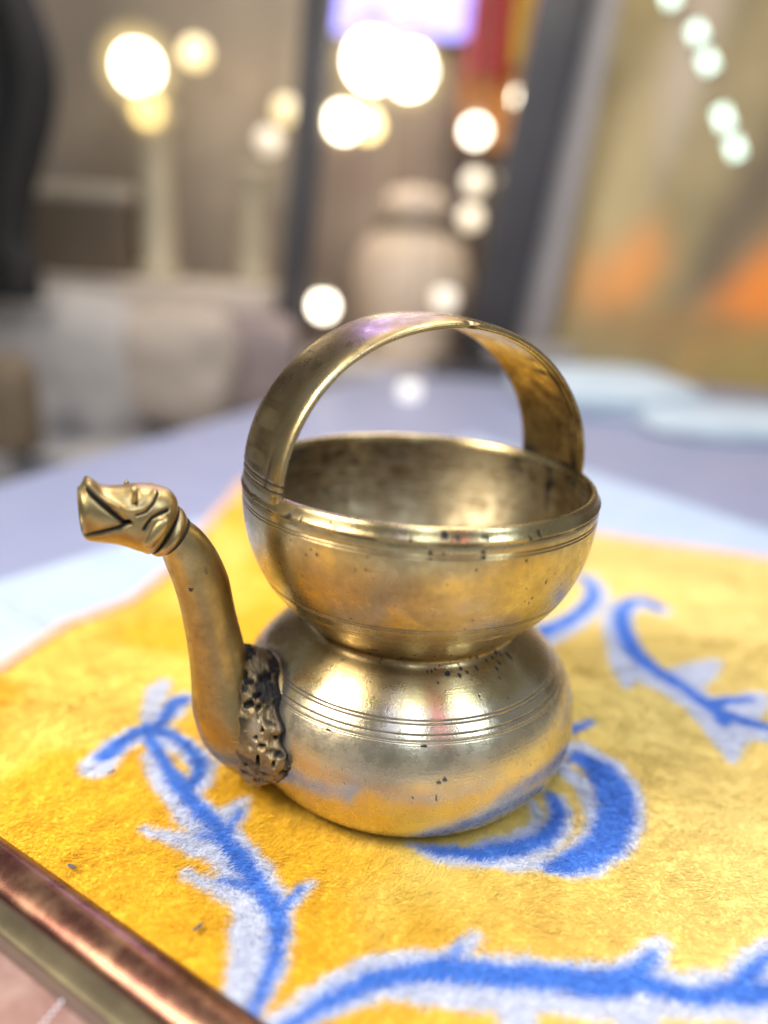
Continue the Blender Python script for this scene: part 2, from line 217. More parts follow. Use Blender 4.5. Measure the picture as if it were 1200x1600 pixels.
POST1 = ((-4.38, 19.0, -0.85), (-3.54, 19.0, 10.55))
POST2 = ((1.71, 20.0, -0.21), (3.1, 20.0, 11.1))
BEAM = ((3.11, 20.5, 0.43), (4.04, 20.5, 11.3))
CR = [(-1.69, -0.62), (-1.6, -1.33), (-0.87, -1.61)]
BULBS = [((-9.42, 21.0, 8.3), 0.62, (1, 0.9, 0.7), 40, 'largest round white bulb at the upper left', 0.12, 2.0), ((-7.94, 22.0, 8.98), 0.42, (1, 0.72, 0.22), 1.5, 'dim yellow bulb just right of the largest white bulb', 0), ((-8.95, 20.5, 7.07), 0.42, (1, 0.72, 0.22), 6, 'yellow bulb hanging right under the largest white bulb', 0.05, 1.6), ((-5.45, 24.0, 7.83), 0.42, (1, 0.72, 0.22), 1.0, 'upper of two dim yellow bulbs left of the slim post', 0), ((-6.04, 24.0, 6.86), 0.42, (1, 0.8, 0.52), 0.65, 'lower of two dim yellow bulbs left of the slim post', 0), ((-2.4, 22.0, 8.97), 0.75, (1, 0.9, 0.7), 40, 'left half of the big white pair of bulbs at top centre', 0.12, 1.7), ((-1.25, 22.4, 8.85), 0.7, (1, 0.9, 0.7), 30, 'right half of the big white pair of bulbs at top centre', 0.1, 1.7), ((-3.1, 21.0, 7.09), 0.46, (1, 0.9, 0.7), 30, 'white bulb close to the slim dark post', 0.05, 1.6), ((-2.45, 22.0, 7.18), 0.42, (1, 0.72, 0.22), 3.5, 'yellow bulb touching the white bulb near the slim post', 0), ((2.56, 23.0, 8.32), 0.46, (1, 0.9, 0.7), 40, 'white bulb against the broad slanting post', 0.05, 1.5), ((2.64, 23.5, 7.57), 0.38, (1, 0.72, 0.22), 5, 'yellow bulb hanging under the white bulb by the broad post', 0), ((1.01, 24.0, 7.48), 0.4, (1, 0.9, 0.7), 6, 'cream bulb alone left of the white bulb by the broad post', 0), ((1.18, 25.0, 5.97), 0.4, (1, 0.8, 0.52), 0.85, 'dim cream bulb, left one of the touching dim pair', 0), ((2.34, 25.0, 6.13), 0.4, (1, 0.8, 0.52), 1.3, 'dim cream bulb, right one of the touching dim pair', 0), ((1.13, 25.0, 4.81), 0.4, (1, 0.8, 0.52), 1.2, 'dim cream bulb lowest on the dark brown panel', 0), ((-3.14, 18.0, 1.82), 0.34, (1, 0.9, 0.7), 7, 'cream bulb low beside the slim post, just above the handle', 0), ((0.34, 19.0, 2.16), 0.36, (1, 0.8, 0.52), 0.8, 'faint bulb right above the top of the handle', 0), ((-0.41, 14.0, 0.16), 0.28, (1, 0.92, 0.85), 0.62, 'faint grey reflected light seen through the handle, made as a bulb', 0)]  # last entry is a reflected light, built as one more bulb
TUBES = [((5.18, 18.0, 10.11), (5.46, 18.0, 9.6), 'topmost cool light tube cut by the upper edge'), ((6.04, 18.0, 9.18), (6.25, 18.0, 8.88), 'second cool light tube from the top'), ((6.41, 18.0, 8.56), (6.66, 18.0, 8.24), 'third cool light tube, touching the second'), ((7.04, 18.0, 7.35), (7.3, 18.0, 6.91), 'fourth cool light tube in the falling row'), ((7.49, 18.0, 6.65), (7.71, 18.0, 6.26), 'lowest and brightest cool light tube')]
PAINT = [(.95, .95, .5, .35, 0, (.13, .14, .105)), (.30, .72, .10, .30, -.15, (.42, .34, .25)), (.55, .70, .12, .4, -.4, (.34, .26, .125)), (.62, .42, .09, .32, -.5, (.15, .105, .055)), (.80, .50, .08, .36, -.5, (.20, .145, .07)),
 (.74, .22, .24, .10, .55, (.85, .24, .015)), (.98, .25, .2, .09, .4, (.70, .24, .02)), (.22, .25, .15, .11, .2, (.72, .27, .04)), (.45, .12, .25, .05, 0, (.30, .17, .045)), (.15, .45, .12, .2, 0, (.40, .31, .14)), (.85, .05, .4, .08, 0, (.34, .23, .05))]
# ================================================================== SETTING
def slab(name, poly, z0, z1, mat, parent=None, kind=None, loc=None, bev=.03):
    """flat polygon with thickness, small chamfer on the upper edge"""
    P = np.asarray(poly, float); n = len(P); c = P.mean(0); Pi = P+(c-P)/np.linalg.norm(c-P, axis=1)[:, None]*bev
    V = np.vstack([np.c_[P, np.full(n, z0)], np.c_[P, np.full(n, z1-bev)], np.c_[Pi, np.full(n, z1)]])
    me = bpy.data.meshes.new(name)
    loc = np.asarray(loc if loc is not None else (parent['base'] if parent is not None else (0, 0, 0)), float)
    F = [tuple(2*n+i for i in range(n)), tuple(reversed(range(n)))]
    for k in (0, 1):
        for i in range(n): j = (i+1) % n; F.append((k*n+i, k*n+j, (k+1)*n+j, (k+1)*n+i))
    me.from_pydata([tuple((v-loc)*S) for v in V], [], F); me.update()
    o = link(name, me, mat, parent, loc)
    if kind: o['kind'] = kind
    return o
M_floor = simple('hall floor', (.20, .19, .20), (.26, .24, .24), .45, scale=3)
M_wall = simple('hall wall', (.42, .35, .27), (.55, .47, .37), .8, scale=4)
fl = slab('floor', [(-70, -60), (70, -60), (70, 60), (-70, 60)], -12.5, -12, M_floor, kind='structure')
wl = slab('wall', [(-70, 34), (70, 34), (70, 36), (-70, 36)], -12, 34, M_wall, kind='structure')

# the table and the sheet on it
M_table = simple('grey lavender table top', (.24, .265, .40), (.27, .295, .43), .45, scale=10)
M_sheet = simple('white sheet', (.38, .47, .63), (.43, .52, .66), .75, scale=30, bump=.15)
M_leg = simple('painted table leg', (.12, .12, .13), rough=.5)
tb = thing('display_table', 'large grey lavender display table under the white sheet', 'table', (1, 6, -12))
slab('tabletop', [(-7.2, -4), (9.5, -7), (10.5, 24), (.3, 24), (-5.61, 5.09)], -.5, -.012, M_table, tb)
for lx, ly in ((-5.2, -3), (8.4, -5.4), (9.3, 22.8), (1.2, 22.8)):
    MB().box((lx, ly, -6.25), (.35, .35, 5.73)).build('leg', M_leg, tb)

# white sheet: grid over a diamond, with low soft creases
def inside(poly, X, Y):
    r = np.zeros(X.shape, bool); n = len(poly)
    for i in range(n):
        (x1, y1), (x2, y2) = poly[i], poly[(i+1) % n]
        c = ((y1 > Y) != (y2 > Y)) & (X < (x2-x1)*(Y-y1)/((y2-y1) or 1e-9)+x1); r ^= c
    return r
sc = np.array([(.95, 10.1), (-6.2, -1.6), (1.4, -8.6), (9.6, -.6)])
a, b = np.meshgrid(np.linspace(0, 1, 120), np.linspace(0, 1, 120), indexing='ij')
P = ((1-a)*(1-b))[..., None]*sc[0]+(a*(1-b))[..., None]*sc[1]+(a*b)[..., None]*sc[2]+((1-a)*b)[..., None]*sc[3]
P = P.reshape(-1, 2); P3 = np.c_[P, np.zeros(len(P))]
def seg_d(P, p, q):
    p, q = np.array(p), np.array(q); t = np.clip(((P-p)@(q-p))/((q-p)@(q-p)), 0, 1); return np.linalg.norm(P-p-t[:, None]*(q-p), axis=1)
z = .012+.02*vnoise(P3, .6, 3)+.11*np.exp(-(seg_d(P, (-4.6, 2.05), (-3.0, 1.1))/.07)**2)
sheet = mesh_np('white_sheet', np.c_[P, z], grid_faces(120, 120, flip=False), M_sheet)
mod = sheet.modifiers.new('thickness', 'SOLIDIFY'); mod.thickness = .010*S; mod.offset = -1
tag(sheet, 'bluish white sheet spread on the table beneath the yellow cloth', 'sheet')

# ================================================================== PLUSH CLOTH
CLOTH = [(-4.3, -3.4), (-4.0, -1.5), (-3.35, -.2), (-2.98, .45), (-2.82, 1.15), (-2.5, 1.7), (-2.38, 2.6), (-2.4, 3.6), (-2.45, 5.6), (-2.3, 5.88), (-.5, 5.33), (2.18, 4.52), (4.02, 3.96), (5.6, 3.45), (5.4, -3.4)]
def cloth_z(P):
    p3 = np.c_[P, np.zeros(len(P))]
    z = .035+.05*(vnoise(p3, .9, 5)-.3)+.025*(vnoise(p3, 2.1, 6)-.5)
    r = np.hypot(P[:, 0], P[:, 1]); return np.where(r < 1.4, z*sm(.9, 1.4, r)+.026*(1-sm(.9, 1.4, r)), z)
M_back, nt, bs, N, L = new_mat('cloth backing'); bs.inputs['Base Color'].default_value = (.80, .52, .08, 1); bs.inputs['Roughness'].default_value = .9
cl = thing('plush_cloth', 'fluffy yellow plush cloth with blue and white scrolling vines under the vessel', 'cloth', (0, 0, .02))
gx, gy = np.meshgrid(np.linspace(-4.4, 5.7, 203), np.linspace(-3.5, 6, 191), indexing='ij')
G2 = np.c_[gx.ravel(), gy.ravel()]; F = grid_faces(203, 191)
ok = inside(CLOTH, G2[:, 0], G2[:, 1]); F = F[ok[F].all(1)]
used = np.unique(F); mp = -np.ones(len(G2), int); mp[used] = np.arange(len(used)); F = mp[F]
mesh_np('backing', np.c_[G2, cloth_z(G2)+.012][used], F[:, ::-1] if False else F, M_back, cl)
# peach hem along the two far edges
hem = np.array(CLOTH[0:14]); hp = []
for i in range(len(hem)-1):
    for t in np.linspace(0, 1, 9)[:-1]: hp.append(hem[i]*(1-t)+hem[i+1]*t)
hp = np.array(hp); hz = cloth_z(hp)+.03
M_hem = simple('peach hem', (.66, .40, .28), (.74, .48, .36), .9, scale=90, bump=.3)
MB().tube(np.c_[hp, hz], .075, 10).build('hem', M_hem, cl)

def stroke_mask(P, strokes, jit=None):
    d = np.full(len(P), 9.0); tt = np.zeros(len(P))
    for s in strokes:
        s = np.array(s)
        for k in range(len(s)-1):
            p, q = s[k, :2], s[k+1, :2]; lo = np.minimum(p, q)-.6; hi = np.maximum(p, q)+.6
            m = np.where(((P > lo) & (P < hi)).all(1))[0]
            if not len(m): continue
            X = P[m]; t = np.clip(((X-p)@(q-p))/max((q-p)@(q-p), 1e-9), 0, 1)
            dd = np.linalg.norm(X-p-t[:, None]*(q-p), axis=1)-(s[k, 2]*(1-t)+s[k+1, 2]*t)
            d[m] = np.minimum(d[m], dd)
    return d
CAM = np.array(CP)
def dye_nap(P, n_jit):
    """dyed colour plus painted nap sheen at cloth points P: yellow ground, white bands, blue bands"""
    n = len(P); p3 = np.c_[P, np.zeros(n)]
    Pj = P+RNG.normal(0, n_jit, (n, 2))+.020*(np.c_[vnoise(p3, 13, 41), vnoise(p3, 13, 42)]-.5)+.016*(np.c_[vnoise(p3, 34, 43), vnoise(p3, 34, 44)]-.5)
    db, dw = stroke_mask(Pj, BLUE), stroke_mask(Pj, WHITE)
    b_ = sm(.026, -.040, db); w_ = sm(.030, -.026, dw)
    big = fbm(p3, .8, 3, 51)+.10*(fbm(p3, 4, 2, 52)-.5); fine = RNG.uniform(0, 1, n)
    t = sm(.40, .60, big)[:, None]; ye = np.array([.80, .465, .016])*(1-t)+np.array([.82, .61, .12])*t  # orange and pale patches paint the lay of the nap
    t2 = (sm(-.5, 2.0, P[:, 0])*.85)[:, None]; ye = ye*(1-t2)+np.array([.78, .635, .235])*t2  # yellow turns paler towards the right
    ye = ye+(fine[:, None]**3)*.03
    bl = np.array([.065, .215, .66])*(1-.2*fine[:, None])+np.array([.18, .30, .72])*(.2*fine[:, None])
    wh = np.array([.60, .63, .74])*(.95+.05*fine[:, None])
    c = ye*(1-w_[:, None])+wh*w_[:, None]; c = c*(1-b_[:, None])+bl*b_[:, None]
    c *= RNG.uniform(.96, 1.03, n)[:, None]
    return np.clip(c, 0, .96)
def seen(P, mx=.72):
    D = np.c_[P, np.full(len(P), .07)]-CAM; zc = D@np.array(FW); u = D@np.array(RT)/zc; v = D@np.array(UP)/zc
    return (zc > .5) & (abs(u) < mx) & (v > -.86)
def pile_z(P):
    p3 = np.c_[P, np.zeros(len(P))]; r = np.hypot(P[:, 0], P[:, 1])
    z = .050+.024*(fbm(p3, 7, 3, 31)-.5)+.012*(fbm(p3, 26, 2, 32)-.5)+.02*(vnoise(p3*np.array([1, .45, 1]), 2.6, 33)-.5)
    return cloth_z(P)+z*(.30+.70*sm(.60, .84, r))
def pile():
    # the mat of the pile itself
    xs = np.r_[np.arange(-4.3, -2.6, .03), np.arange(-2.6, 2.9, .0125), np.arange(2.9, 5.6, .028)]; ys = np.r_[np.arange(-3.4, -2.3, .03), np.arange(-2.3, 1.4, .0115), np.arange(1.4, 5.9, .028)]
    X, Y = np.meshgrid(xs, ys, indexing='ij'); Q = np.c_[X.ravel(), Y.ravel()]; F4 = grid_faces(len(xs), len(ys))
    ok = inside(CLOTH, Q[:, 0], Q[:, 1]) & seen(Q, .9); F4 = F4[ok[F4].all(1)]; used = np.unique(F4); mp = -np.ones(len(Q), int); mp[used] = np.arange(len(used)); F4 = mp[F4]; Q = Q[used]
    SV = np.c_[Q, pile_z(Q)]; SF = np.concatenate([F4[:, [0, 1, 2]], F4[:, [0, 2, 3]]], 0); Sc = dye_nap(Q, .003)
    # loose fibre tips standing out of it
    xs = []
    for (x0, x1, y0, y1, dens, wd) in ((-4.3, 5.6, -3.4, .1, 24000, .9), (-4.3, 5.6, .1, 1.9, 13000, 1.15), (-4.3, 5.6, 1.9, 5.9, 4000, 2.2)):
        n = int((x1-x0)*(y1-y0)*dens); q = np.c_[RNG.uniform(x0, x1, n), RNG.uniform(y0, y1, n)]
        xs.append(np.c_[q, np.full(n, wd)])
    Q = np.vstack(xs); P, wid = Q[:, :2], Q[:, 2]
    keep = inside(CLOTH, P[:, 0], P[:, 1]) & (np.hypot(P[:, 0], P[:, 1]) > .80) & seen(P)
    P, wid = P[keep], wid[keep]; n = len(P); p3 = np.c_[P, np.zeros(n)]
    ang = 2*np.pi*fbm(p3, .55, 2, 11)*1.3+.6+RNG.normal(0, .7, n); lean = np.clip(.95+.55*fbm(p3, 6, 3, 21)+RNG.normal(0, .12, n), .75, 1.42)
    h = np.clip(.022+.026*fbm(p3, 10, 3, 31)+.006*RNG.normal(size=n), .012, .06); r = np.hypot(P[:, 0], P[:, 1]); press = sm(.80, .96, r)
    d = np.c_[np.cos(ang), np.sin(ang)]*press[:, None]+P/np.maximum(r, .01)[:, None]*(1-press)[:, None]*1.3
    base = np.c_[P, pile_z(P)-.003]; tip = base+np.c_[d*(h*np.sin(lean))[:, None], h*np.cos(lean)]
    wa = np.arctan2(d[:, 1], d[:, 0])+np.pi/2+RNG.normal(0, .25, n); W = np.c_[np.cos(wa), np.sin(wa), np.zeros(n)]*(wid*RNG.uniform(.0035, .0070, n))[:, None]
    V = np.stack([base-W, base+W, tip], 1).reshape(-1, 3); c = dye_nap(P, .005)
    F = np.arange(n)[:, None]*3+np.array([[0, 1, 2]])+len(SV)
    return np.vstack([SV, V]), np.vstack([SF, F]), np.vstack([Sc, np.repeat(np.clip(c*1.12, 0, .97), 3, 0)]), np.r_[np.zeros(len(SV)), np.ones(n*3)]
M_pile, nt, bs, N, L = new_mat('plush pile')
cA = attr_(nt, 'dye_nap', True); L(cA, bs.inputs['Base Color']); bs.inputs['Roughness'].default_value = .7
bs.inputs['Sheen Weight'].default_value = .25; bs.inputs['Specular IOR Level'].default_value = .15
geo = N('ShaderNodeNewGeometry'); vm = N('ShaderNodeMix'); vm.data_type = 'VECTOR'; L(math_(nt, 'ADD', math_(nt, 'MULTIPLY', attr_(nt, 'fibre'), .40), .25), vm.inputs[0])
L(geo.outputs['Normal'], vm.inputs[4]); vm.inputs[5].default_value = (0, 0, 1); L(vm.outputs[1], bs.inputs['Normal'])   # fibres are round, not flat ribbons
tr = N('ShaderNodeBsdfTranslucent'); L(cA, tr.inputs['Color']); mx = N('ShaderNodeMixShader'); L(math_(nt, 'MULTIPLY', attr_(nt, 'fibre'), .25), mx.inputs[0])
L(bs.outputs[0], mx.inputs[1]); L(tr.outputs[0], mx.inputs[2]); L(mx.outputs[0], nt.nodes['Material Output'].inputs['Surface'])
V, F, c, fb = pile()
po = mesh_np('pile', V, F, M_pile, cl, attrs={'dye_nap': c, 'fibre': fb}, smooth=True); po['kind'] = 'stuff'

# ================================================================== VESSEL
ZR = 1.95            # height of the rim plane
vs = thing('spouted_vessel', 'bronze gourd-shaped vessel with arched strap handle and animal-headed spout', 'vessel', (0, 0, .04))
def crom(P, n=14):
    P = np.asarray(P, float); out = []
    Q = np.vstack([2*P[0]-P[1], P, 2*P[-1]-P[-2]])
    for i in range(1, len(Q)-2):
        t = np.linspace(0, 1, n, endpoint=False)[:, None]
        out.append(.5*((2*Q[i])+(-Q[i-1]+Q[i+1])*t+(2*Q[i-1]-5*Q[i]+4*Q[i+1]-Q[i+2])*t*t+(-Q[i-1]+3*Q[i]-3*Q[i+1]+Q[i+2])*t**3))
    out.append(P[-1:]); return np.vstack(out)
OUT = [[1.024, -.075], [1.028, -.114], [1.021, -.244], [.997, -.374], [.956, -.501], [.896, -.620], [.823, -.716], [.742, -.80], [.682, -.858], [.655, -.892], [.668, -.922], [.718, -.953], [.785, -.999], [.845, -1.048], [.897, -1.098], [.981, -1.2], [1.035, -1.318], [1.06, -1.448], [1.051, -1.582], [1.006, -1.705], [.93, -1.808], [.83, -1.868], [.70, -1.895], [.40, -1.905], [.02, -1.905]]
def resample(C, ds):
    L_ = np.r_[0, np.cumsum(np.linalg.norm(np.diff(C, axis=0), axis=1))]; s = [0.0]
    while s[-1] < L_[-1]: 
        zz = np.interp(s[-1], L_, C[:, 1]); s.append(s[-1]+ds(zz))
    s = np.array(s[:-1]+[L_[-1]]); return np.c_[np.interp(s, L_, C[:, 0]), np.interp(s, L_, C[:, 1])]
GRV = [(-.128, .007, 1.), (-.146, .007, 1.), (-.572, .006, 1.), (-.589, .006, .9), (-.655, .006, .5), (-.672, .006, .5), (-1.0965, .0065, 1.), (-1.111, .0065, .9), (-1.150, .007, 1.), (-1.176, .0065, .7), (-1.185, .0055, .55)]
def ds(z): return .0019 if any(abs(z-g[0]) < .009 for g in GRV) else (.0075 if z > -1.3 else .012 if z > -1.8 else .03)
outer = resample(crom(OUT), ds)
lip = np.array([[.955, -.045], [.963, -.012], [.972, -.003], [.984, 0], [.996, -.003], [1.004, -.011], [1.009, -.022], [1.015, -.038], [1.024, -.053], [1.031, -.060], [1.032, -.066], [1.028, -.071], [1.0245, -.0735]])
INN = [[.955, -.045], [.968, -.15], [.962, -.26], [.935, -.37], [.885, -.49], [.80, -.63], [.70, -.76], [.63, -.88], [.61, -.97], [.70, -1.07], [.85, -1.16], [.97, -1.35], [.985, -1.5], [.93, -1.70], [.75, -1.81], [.3, -1.84], [.02, -1.84]]
inner = resample(crom(INN), lambda z: .018 if z > -.8 else .06)
TH = np.r_[np.linspace(-math.radians(195), math.radians(15), 620, endpoint=False), np.linspace(math.radians(15), math.radians(165), 130, endpoint=False)]
AZ = math.radians(210); HN = np.array([-math.sin(AZ), math.cos(AZ), 0]); HU = np.array([math.cos(AZ), math.sin(AZ), 0])
def lathe_part(name, prof, arc0, inside_, parent=vs, flip=False):
    m, n = len(prof), len(TH); d = np.gradient(prof, axis=0); ln = np.linalg.norm(d, axis=1)+1e-9
    nr, nz = -d[:, 1]/ln, d[:, 0]/ln
    arc = arc0+np.r_[0, np.cumsum(np.linalg.norm(np.diff(prof, axis=0), axis=1))]
    r = np.repeat(prof[:, :1], n, 1); z = np.repeat(prof[:, 1:], n, 1); th = np.repeat(TH[None], m, 0)
    disp = np.zeros((m, n)); dirt_shade = np.zeros((m, n)); tarn_sheen = np.zeros((m, n))
    p3 = np.stack([r*np.cos(th), r*np.sin(th), z], -1).reshape(-1, 3)
    soft = (fbm(p3, 1.6, 2, 61)-.5).reshape(m, n); disp += soft*.012*sm(0, -.2, z)
    wear = fbm(p3*np.array([1, 1, .3]), 6, 3, 66).reshape(m, n)
    if not inside_:
        for gz, gw, ga in GRV:
            g = np.exp(-((z-gz)/(gw*.36))**2); disp -= g*.0045*ga; dirt_shade = np.maximum(dirt_shade, np.clip(g*1.0, 0, 1)*ga*.85*sm(.26, .46, wear))
        g = np.exp(-((z+.0745)/.0055)**2); dirt_shade = np.maximum(dirt_shade, g*sm(.36, .55, wear))       # grime under the rim band
        for a, sz, sx, sy in SPOTS:
            da = (th-a)*r; dz = z-sz; m_ = (abs(da) < sx*2.5) & (abs(dz) < sy*2.5)
            if m_.any():
                wob = 1+.5*(vnoise(p3[m_.ravel()], 70, 71)-.5)
                q = np.sqrt((da[m_]/sx)**2+(dz[m_]/(sy*1.2))**2)*wob; k = 1-sm(.65, 1.0, q)
                dirt_shade[m_] = np.maximum(dirt_shade[m_], k)
        da = (th-AZ+np.pi) % (2*np.pi)-np.pi; qj = np.sqrt((da/.40)**2+((z+1.40)/.34)**2)+.12*(vnoise(p3, 18, 89).reshape(m, n)-.5)
        dirt_shade = np.maximum(dirt_shade, .75*sm(1.16, 1.0, qj))  # sooty ring round the joint, added to cover a bright reflection
        # scattered casting pits, thicker round the waist
        pn = vnoise(p3, 55, 81).reshape(m, n); pm = vnoise(p3, 5, 82).reshape(m, n)
        waist = np.exp(-((z+.96)/.06)**2); k = sm(.94-.05*waist, .97-.04*waist, pn)*sm(.42, .6, pm+.1*waist); dirt_shade = np.maximum(dirt_shade, .85*k)
        tarn_sheen += .22*sm(.48, .66, fbm(p3, 2.3, 3, 91).reshape(m, n))+.24*sm(-.95, -.85, z)-.42*sm(-1.0, -1.1, z)+.55*np.exp(-((z+.90)/.08)**2)  # belly paled to imitate its silvery reflections; bowl and waist set darker
    else:
        tarn_sheen += .45+.55*sm(-.62, -.15, z)*sm(.3, .55, fbm(p3, 3, 3, 92).reshape(m, n)+.1)
        k = sm(.90, .95, vnoise(p3, 38, 83).reshape(m, n))*sm(.4, .6, vnoise(p3, 4, 84).reshape(m, n)); dirt_shade = np.maximum(dirt_shade, .9*k)
        # black crust running down from the right handle foot
        a0 = math.radians(30); da = (th-a0); q = abs(da*r+.02*np.sin(z*40))/.03; crack = np.exp(-q**2)*sm(-.36, -.30, z)*sm(.35, .55, vnoise(p3, 30, 85).reshape(m, n))
        ring = np.exp(-((z+.03-.03*np.cos(da*9))/.022)**2)*(abs(da) < .34)*sm(.3, .5, vnoise(p3, 24, 86).reshape(m, n))
        stain = sm(.55, .68, fbm(p3, 4.5, 4, 87).reshape(m, n))*sm(-.30, -.05, z)
        dirt_shade = np.maximum(dirt_shade, np.maximum(np.maximum(crack, ring)*.95, stain*.55)); disp -= .01*np.maximum(crack, ring)
        disp += .006*(fbm(p3, 9, 3, 88).reshape(m, n)-.5)
    r2 = r+disp*nr[:, None]; z2 = z+disp*nz[:, None]
    V = np.stack([r2*np.cos(th), r2*np.sin(th), z2+ZR], -1).reshape(-1, 3)
    ringv = np.stack([np.cos(th)*3, np.sin(th)*3, np.repeat(arc[:, None], n, 1)*70], -1).reshape(-1, 3)
    return mesh_np(name, V, grid_faces(m, n, True, flip), BRONZE_IN if inside_ else BRONZE, parent, attrs={'dirt_shade': dirt_shade.ravel(), 'tarnish_sheen': np.clip(tarn_sheen, -1, 1).ravel(), 'ringv': ringv})
iw = int(np.argmin(np.where((outer[:, 1] < -.8) & (outer[:, 1] > -1.05), outer[:, 0], 9)))
lathe_part('bowl', np.vstack([lip, outer[:iw+1]]), 0, False, flip=False)
lathe_part('belly', outer[iw:], 3, False)
lathe_part('lining', inner, 7, True, flip=True)

# handle: strap swept over an arch, bulging like the bowl wall at its feet
def handle():
    AH = math.radians(30); U = np.array([math.cos(AH), math.sin(AH), 0]); W = np.array([-math.sin(AH), math.cos(AH), 0])
    t = np.linspace(-.075, math.pi+.075, 320); m = len(t); nl = 128
    R, H = .950, .852
    cu = R*np.cos(t); cz = np.where((t < 0) | (t > math.pi), -np.abs(np.sin(t))*H, np.sin(t)*H)
    tu, tz = np.gradient(cu), np.gradient(cz); l = np.hypot(tu, tz); nu, nz = tz/l, -tu/l      # outward normal
    a = np.linspace(0, 2*np.pi, nl, endpoint=False); e = 2/9.0
    cv = np.sign(np.cos(a))*np.abs(np.cos(a))**e*.30; cn = np.sign(np.sin(a))*np.abs(np.sin(a))**(2/2.6)*.024
    v = np.repeat(cv[None], m, 0); n_ = np.repeat(cn[None], m, 0); h = np.clip(np.sin(np.clip(t, 0, math.pi)), 0, 1)[:, None]
    hw = 1+.02*np.sin(t*5)[:, None]; v = v*hw
    bul = (np.sqrt(1-np.clip(v, -.4, .4)**2)-math.sqrt(1-.09))*(1-.62*h)
    outface = np.sin(a)[None] > 0
    dirt_shade = np.zeros((m, nl)); tarn_sheen = np.zeros((m, nl)); carve = np.zeros((m, nl))
    ht = cz[:, None]+0*v; left = cu[:, None] < 0
    for vv, top in ((-.205, .36), (-.180, .42)):
        g = np.exp(-((v-vv-.05*ht)/.006)**2)*outface*left*sm(top, top-.12, ht)*sm(.0, .03, ht); carve += g*.006; dirt_shade = np.maximum(dirt_shade, g*sm(.34, .1, ht)*.9)
    for hh in (.022, .058):
        g = np.exp(-((ht-hh)/.007)**2)*outface*left; carve += g*.007; dirt_shade = np.maximum(dirt_shade, g*.95)
    g = np.exp(-((v+.235)/.010)**2)*(~outface)*sm(.1, .4, ht); carve += g*.010; dirt_shade = np.maximum(dirt_shade, g*.55)
    P = (cu[:, None]+nu[:, None]*(n_+bul))[..., None]*U+v[..., None]*W+(cz[:, None]+nz[:, None]*(n_+bul))[..., None]*np.array([0, 0, 1])
    p3 = P.reshape(-1, 3); f1 = fbm(p3, 5, 4, 101).reshape(m, nl); f2 = fbm(p3, 16, 3, 102).reshape(m, nl)
    tarn_sheen = np.where(outface, .30+.25*sm(.5, .65, f1), .25+.75*sm(.75, .45, ht)*(cu[:, None] > 0))
    smud = np.exp(-((v-.02)/.12)**2-((ht-.20)/.13)**2)*outface*left; dirt_shade = np.maximum(dirt_shade, smud*sm(.45, .62, f2)*.75)
    inn = (~outface)*(cu[:, None] > 0)*np.exp(-((ht-.55)/.14)**2)*np.exp(-((v+.14)/.07)**2); dirt_shade = np.maximum(dirt_shade, inn*sm(.42, .6, f2)*.8)
    crust = (~outface)*(cu[:, None] > 0)*np.exp(-((ht-.02)/.035)**2)*sm(.42, .58, f2); dirt_shade = np.maximum(dirt_shade, crust*.95)
    nick = np.exp(-(((t[:, None]-1.50)/.03)**2))*np.exp(-((v+.29)/.02)**2); carve += nick*.014*sm(.3, .6, f2); dirt_shade = np.maximum(dirt_shade, nick*.7*sm(.45, .6, f2))
    pn = vnoise(p3, 40, 103).reshape(m, nl); dirt_shade = np.maximum(dirt_shade, .9*sm(.93, .96, pn)*outface)
    bump = .008*(fbm(p3, 3, 2, 104).reshape(m, nl)-.5)
    s = np.where(outface, 1, -1)
    P = P+((-carve*s+bump)*nu[:, None])[..., None]*U+((-carve*s+bump)*nz[:, None])[..., None]*np.array([0, 0, 1])
    P[..., 2] += ZR
    rv = np.stack([v*70, n_*70, np.repeat(t[:, None], nl, 1)*2.5], -1).reshape(-1, 3)
    return mesh_np('handle', P.reshape(-1, 3), grid_faces(m, nl, True, True), BRONZE, vs, attrs={'dirt_shade': dirt_shade.ravel(), 'tarnish_sheen': tarn_sheen.ravel(), 'ringv': rv})
handle()

# spout: swept oval tube, each section given by its outer and inner point in the spout's plane (u, z) and half breadth
SPO = [((1.49, -.325), (1.352, -.165), .110), ((1.46, -.43), (1.285, -.235), .118), ((1.42, -.58), (1.21, -.355), .128), ((1.395, -.72), (1.155, -.50), .135), ((1.375, -.86), (1.125, -.66), .140),
       ((1.362, -1.03), (1.09, -.82), .150), ((1.356, -1.2), (1.055, -.96), .168), ((1.345, -1.36), (1.02, -1.06), .205), ((1.29, -1.53), (.985, -1.09), .265), ((1.18, -1.685), (.94, -1.08), .325), ((1.04, -1.79), (.88, -1.06), .36), ((.86, -1.79), (.80, -1.06), .36)]
def loft(secs, n1, n2, ex=2.0):
    D = np.array([[*s[0], *s[1], s[2]] for s in secs]); D = crom(D, n1); a = np.linspace(0, 2*np.pi, n2, endpoint=False)
    A, B, lw = D[:, :2], D[:, 2:4], D[:, 4]; C = (A+B)/2; H = (A-B)/2
    ca = np.sign(np.cos(a))*np.abs(np.cos(a))**(2/ex); sa = np.sign(np.sin(a))*np.abs(np.sin(a))**(2/ex)
    uz = C[:, None]+H[:, None]*ca[None, :, None]; lat = lw[:, None]*sa[None]
    return uz[..., 0], uz[..., 1], lat
def uzl(u, z, lat): return u[..., None]*HU+lat[..., None]*HN+(z+ZR)[..., None]*np.array([0, 0, 1])
u_, z_, l_ = loft(SPO, 24, 110); P = uzl(u_, z_, l_); p3 = P.reshape(-1, 3)
k = sm(.90, .945, vnoise(p3, 26, 111))*sm(.50, .66, vnoise(p3, 3, 112)+.10*(z_.ravel() < -.9))
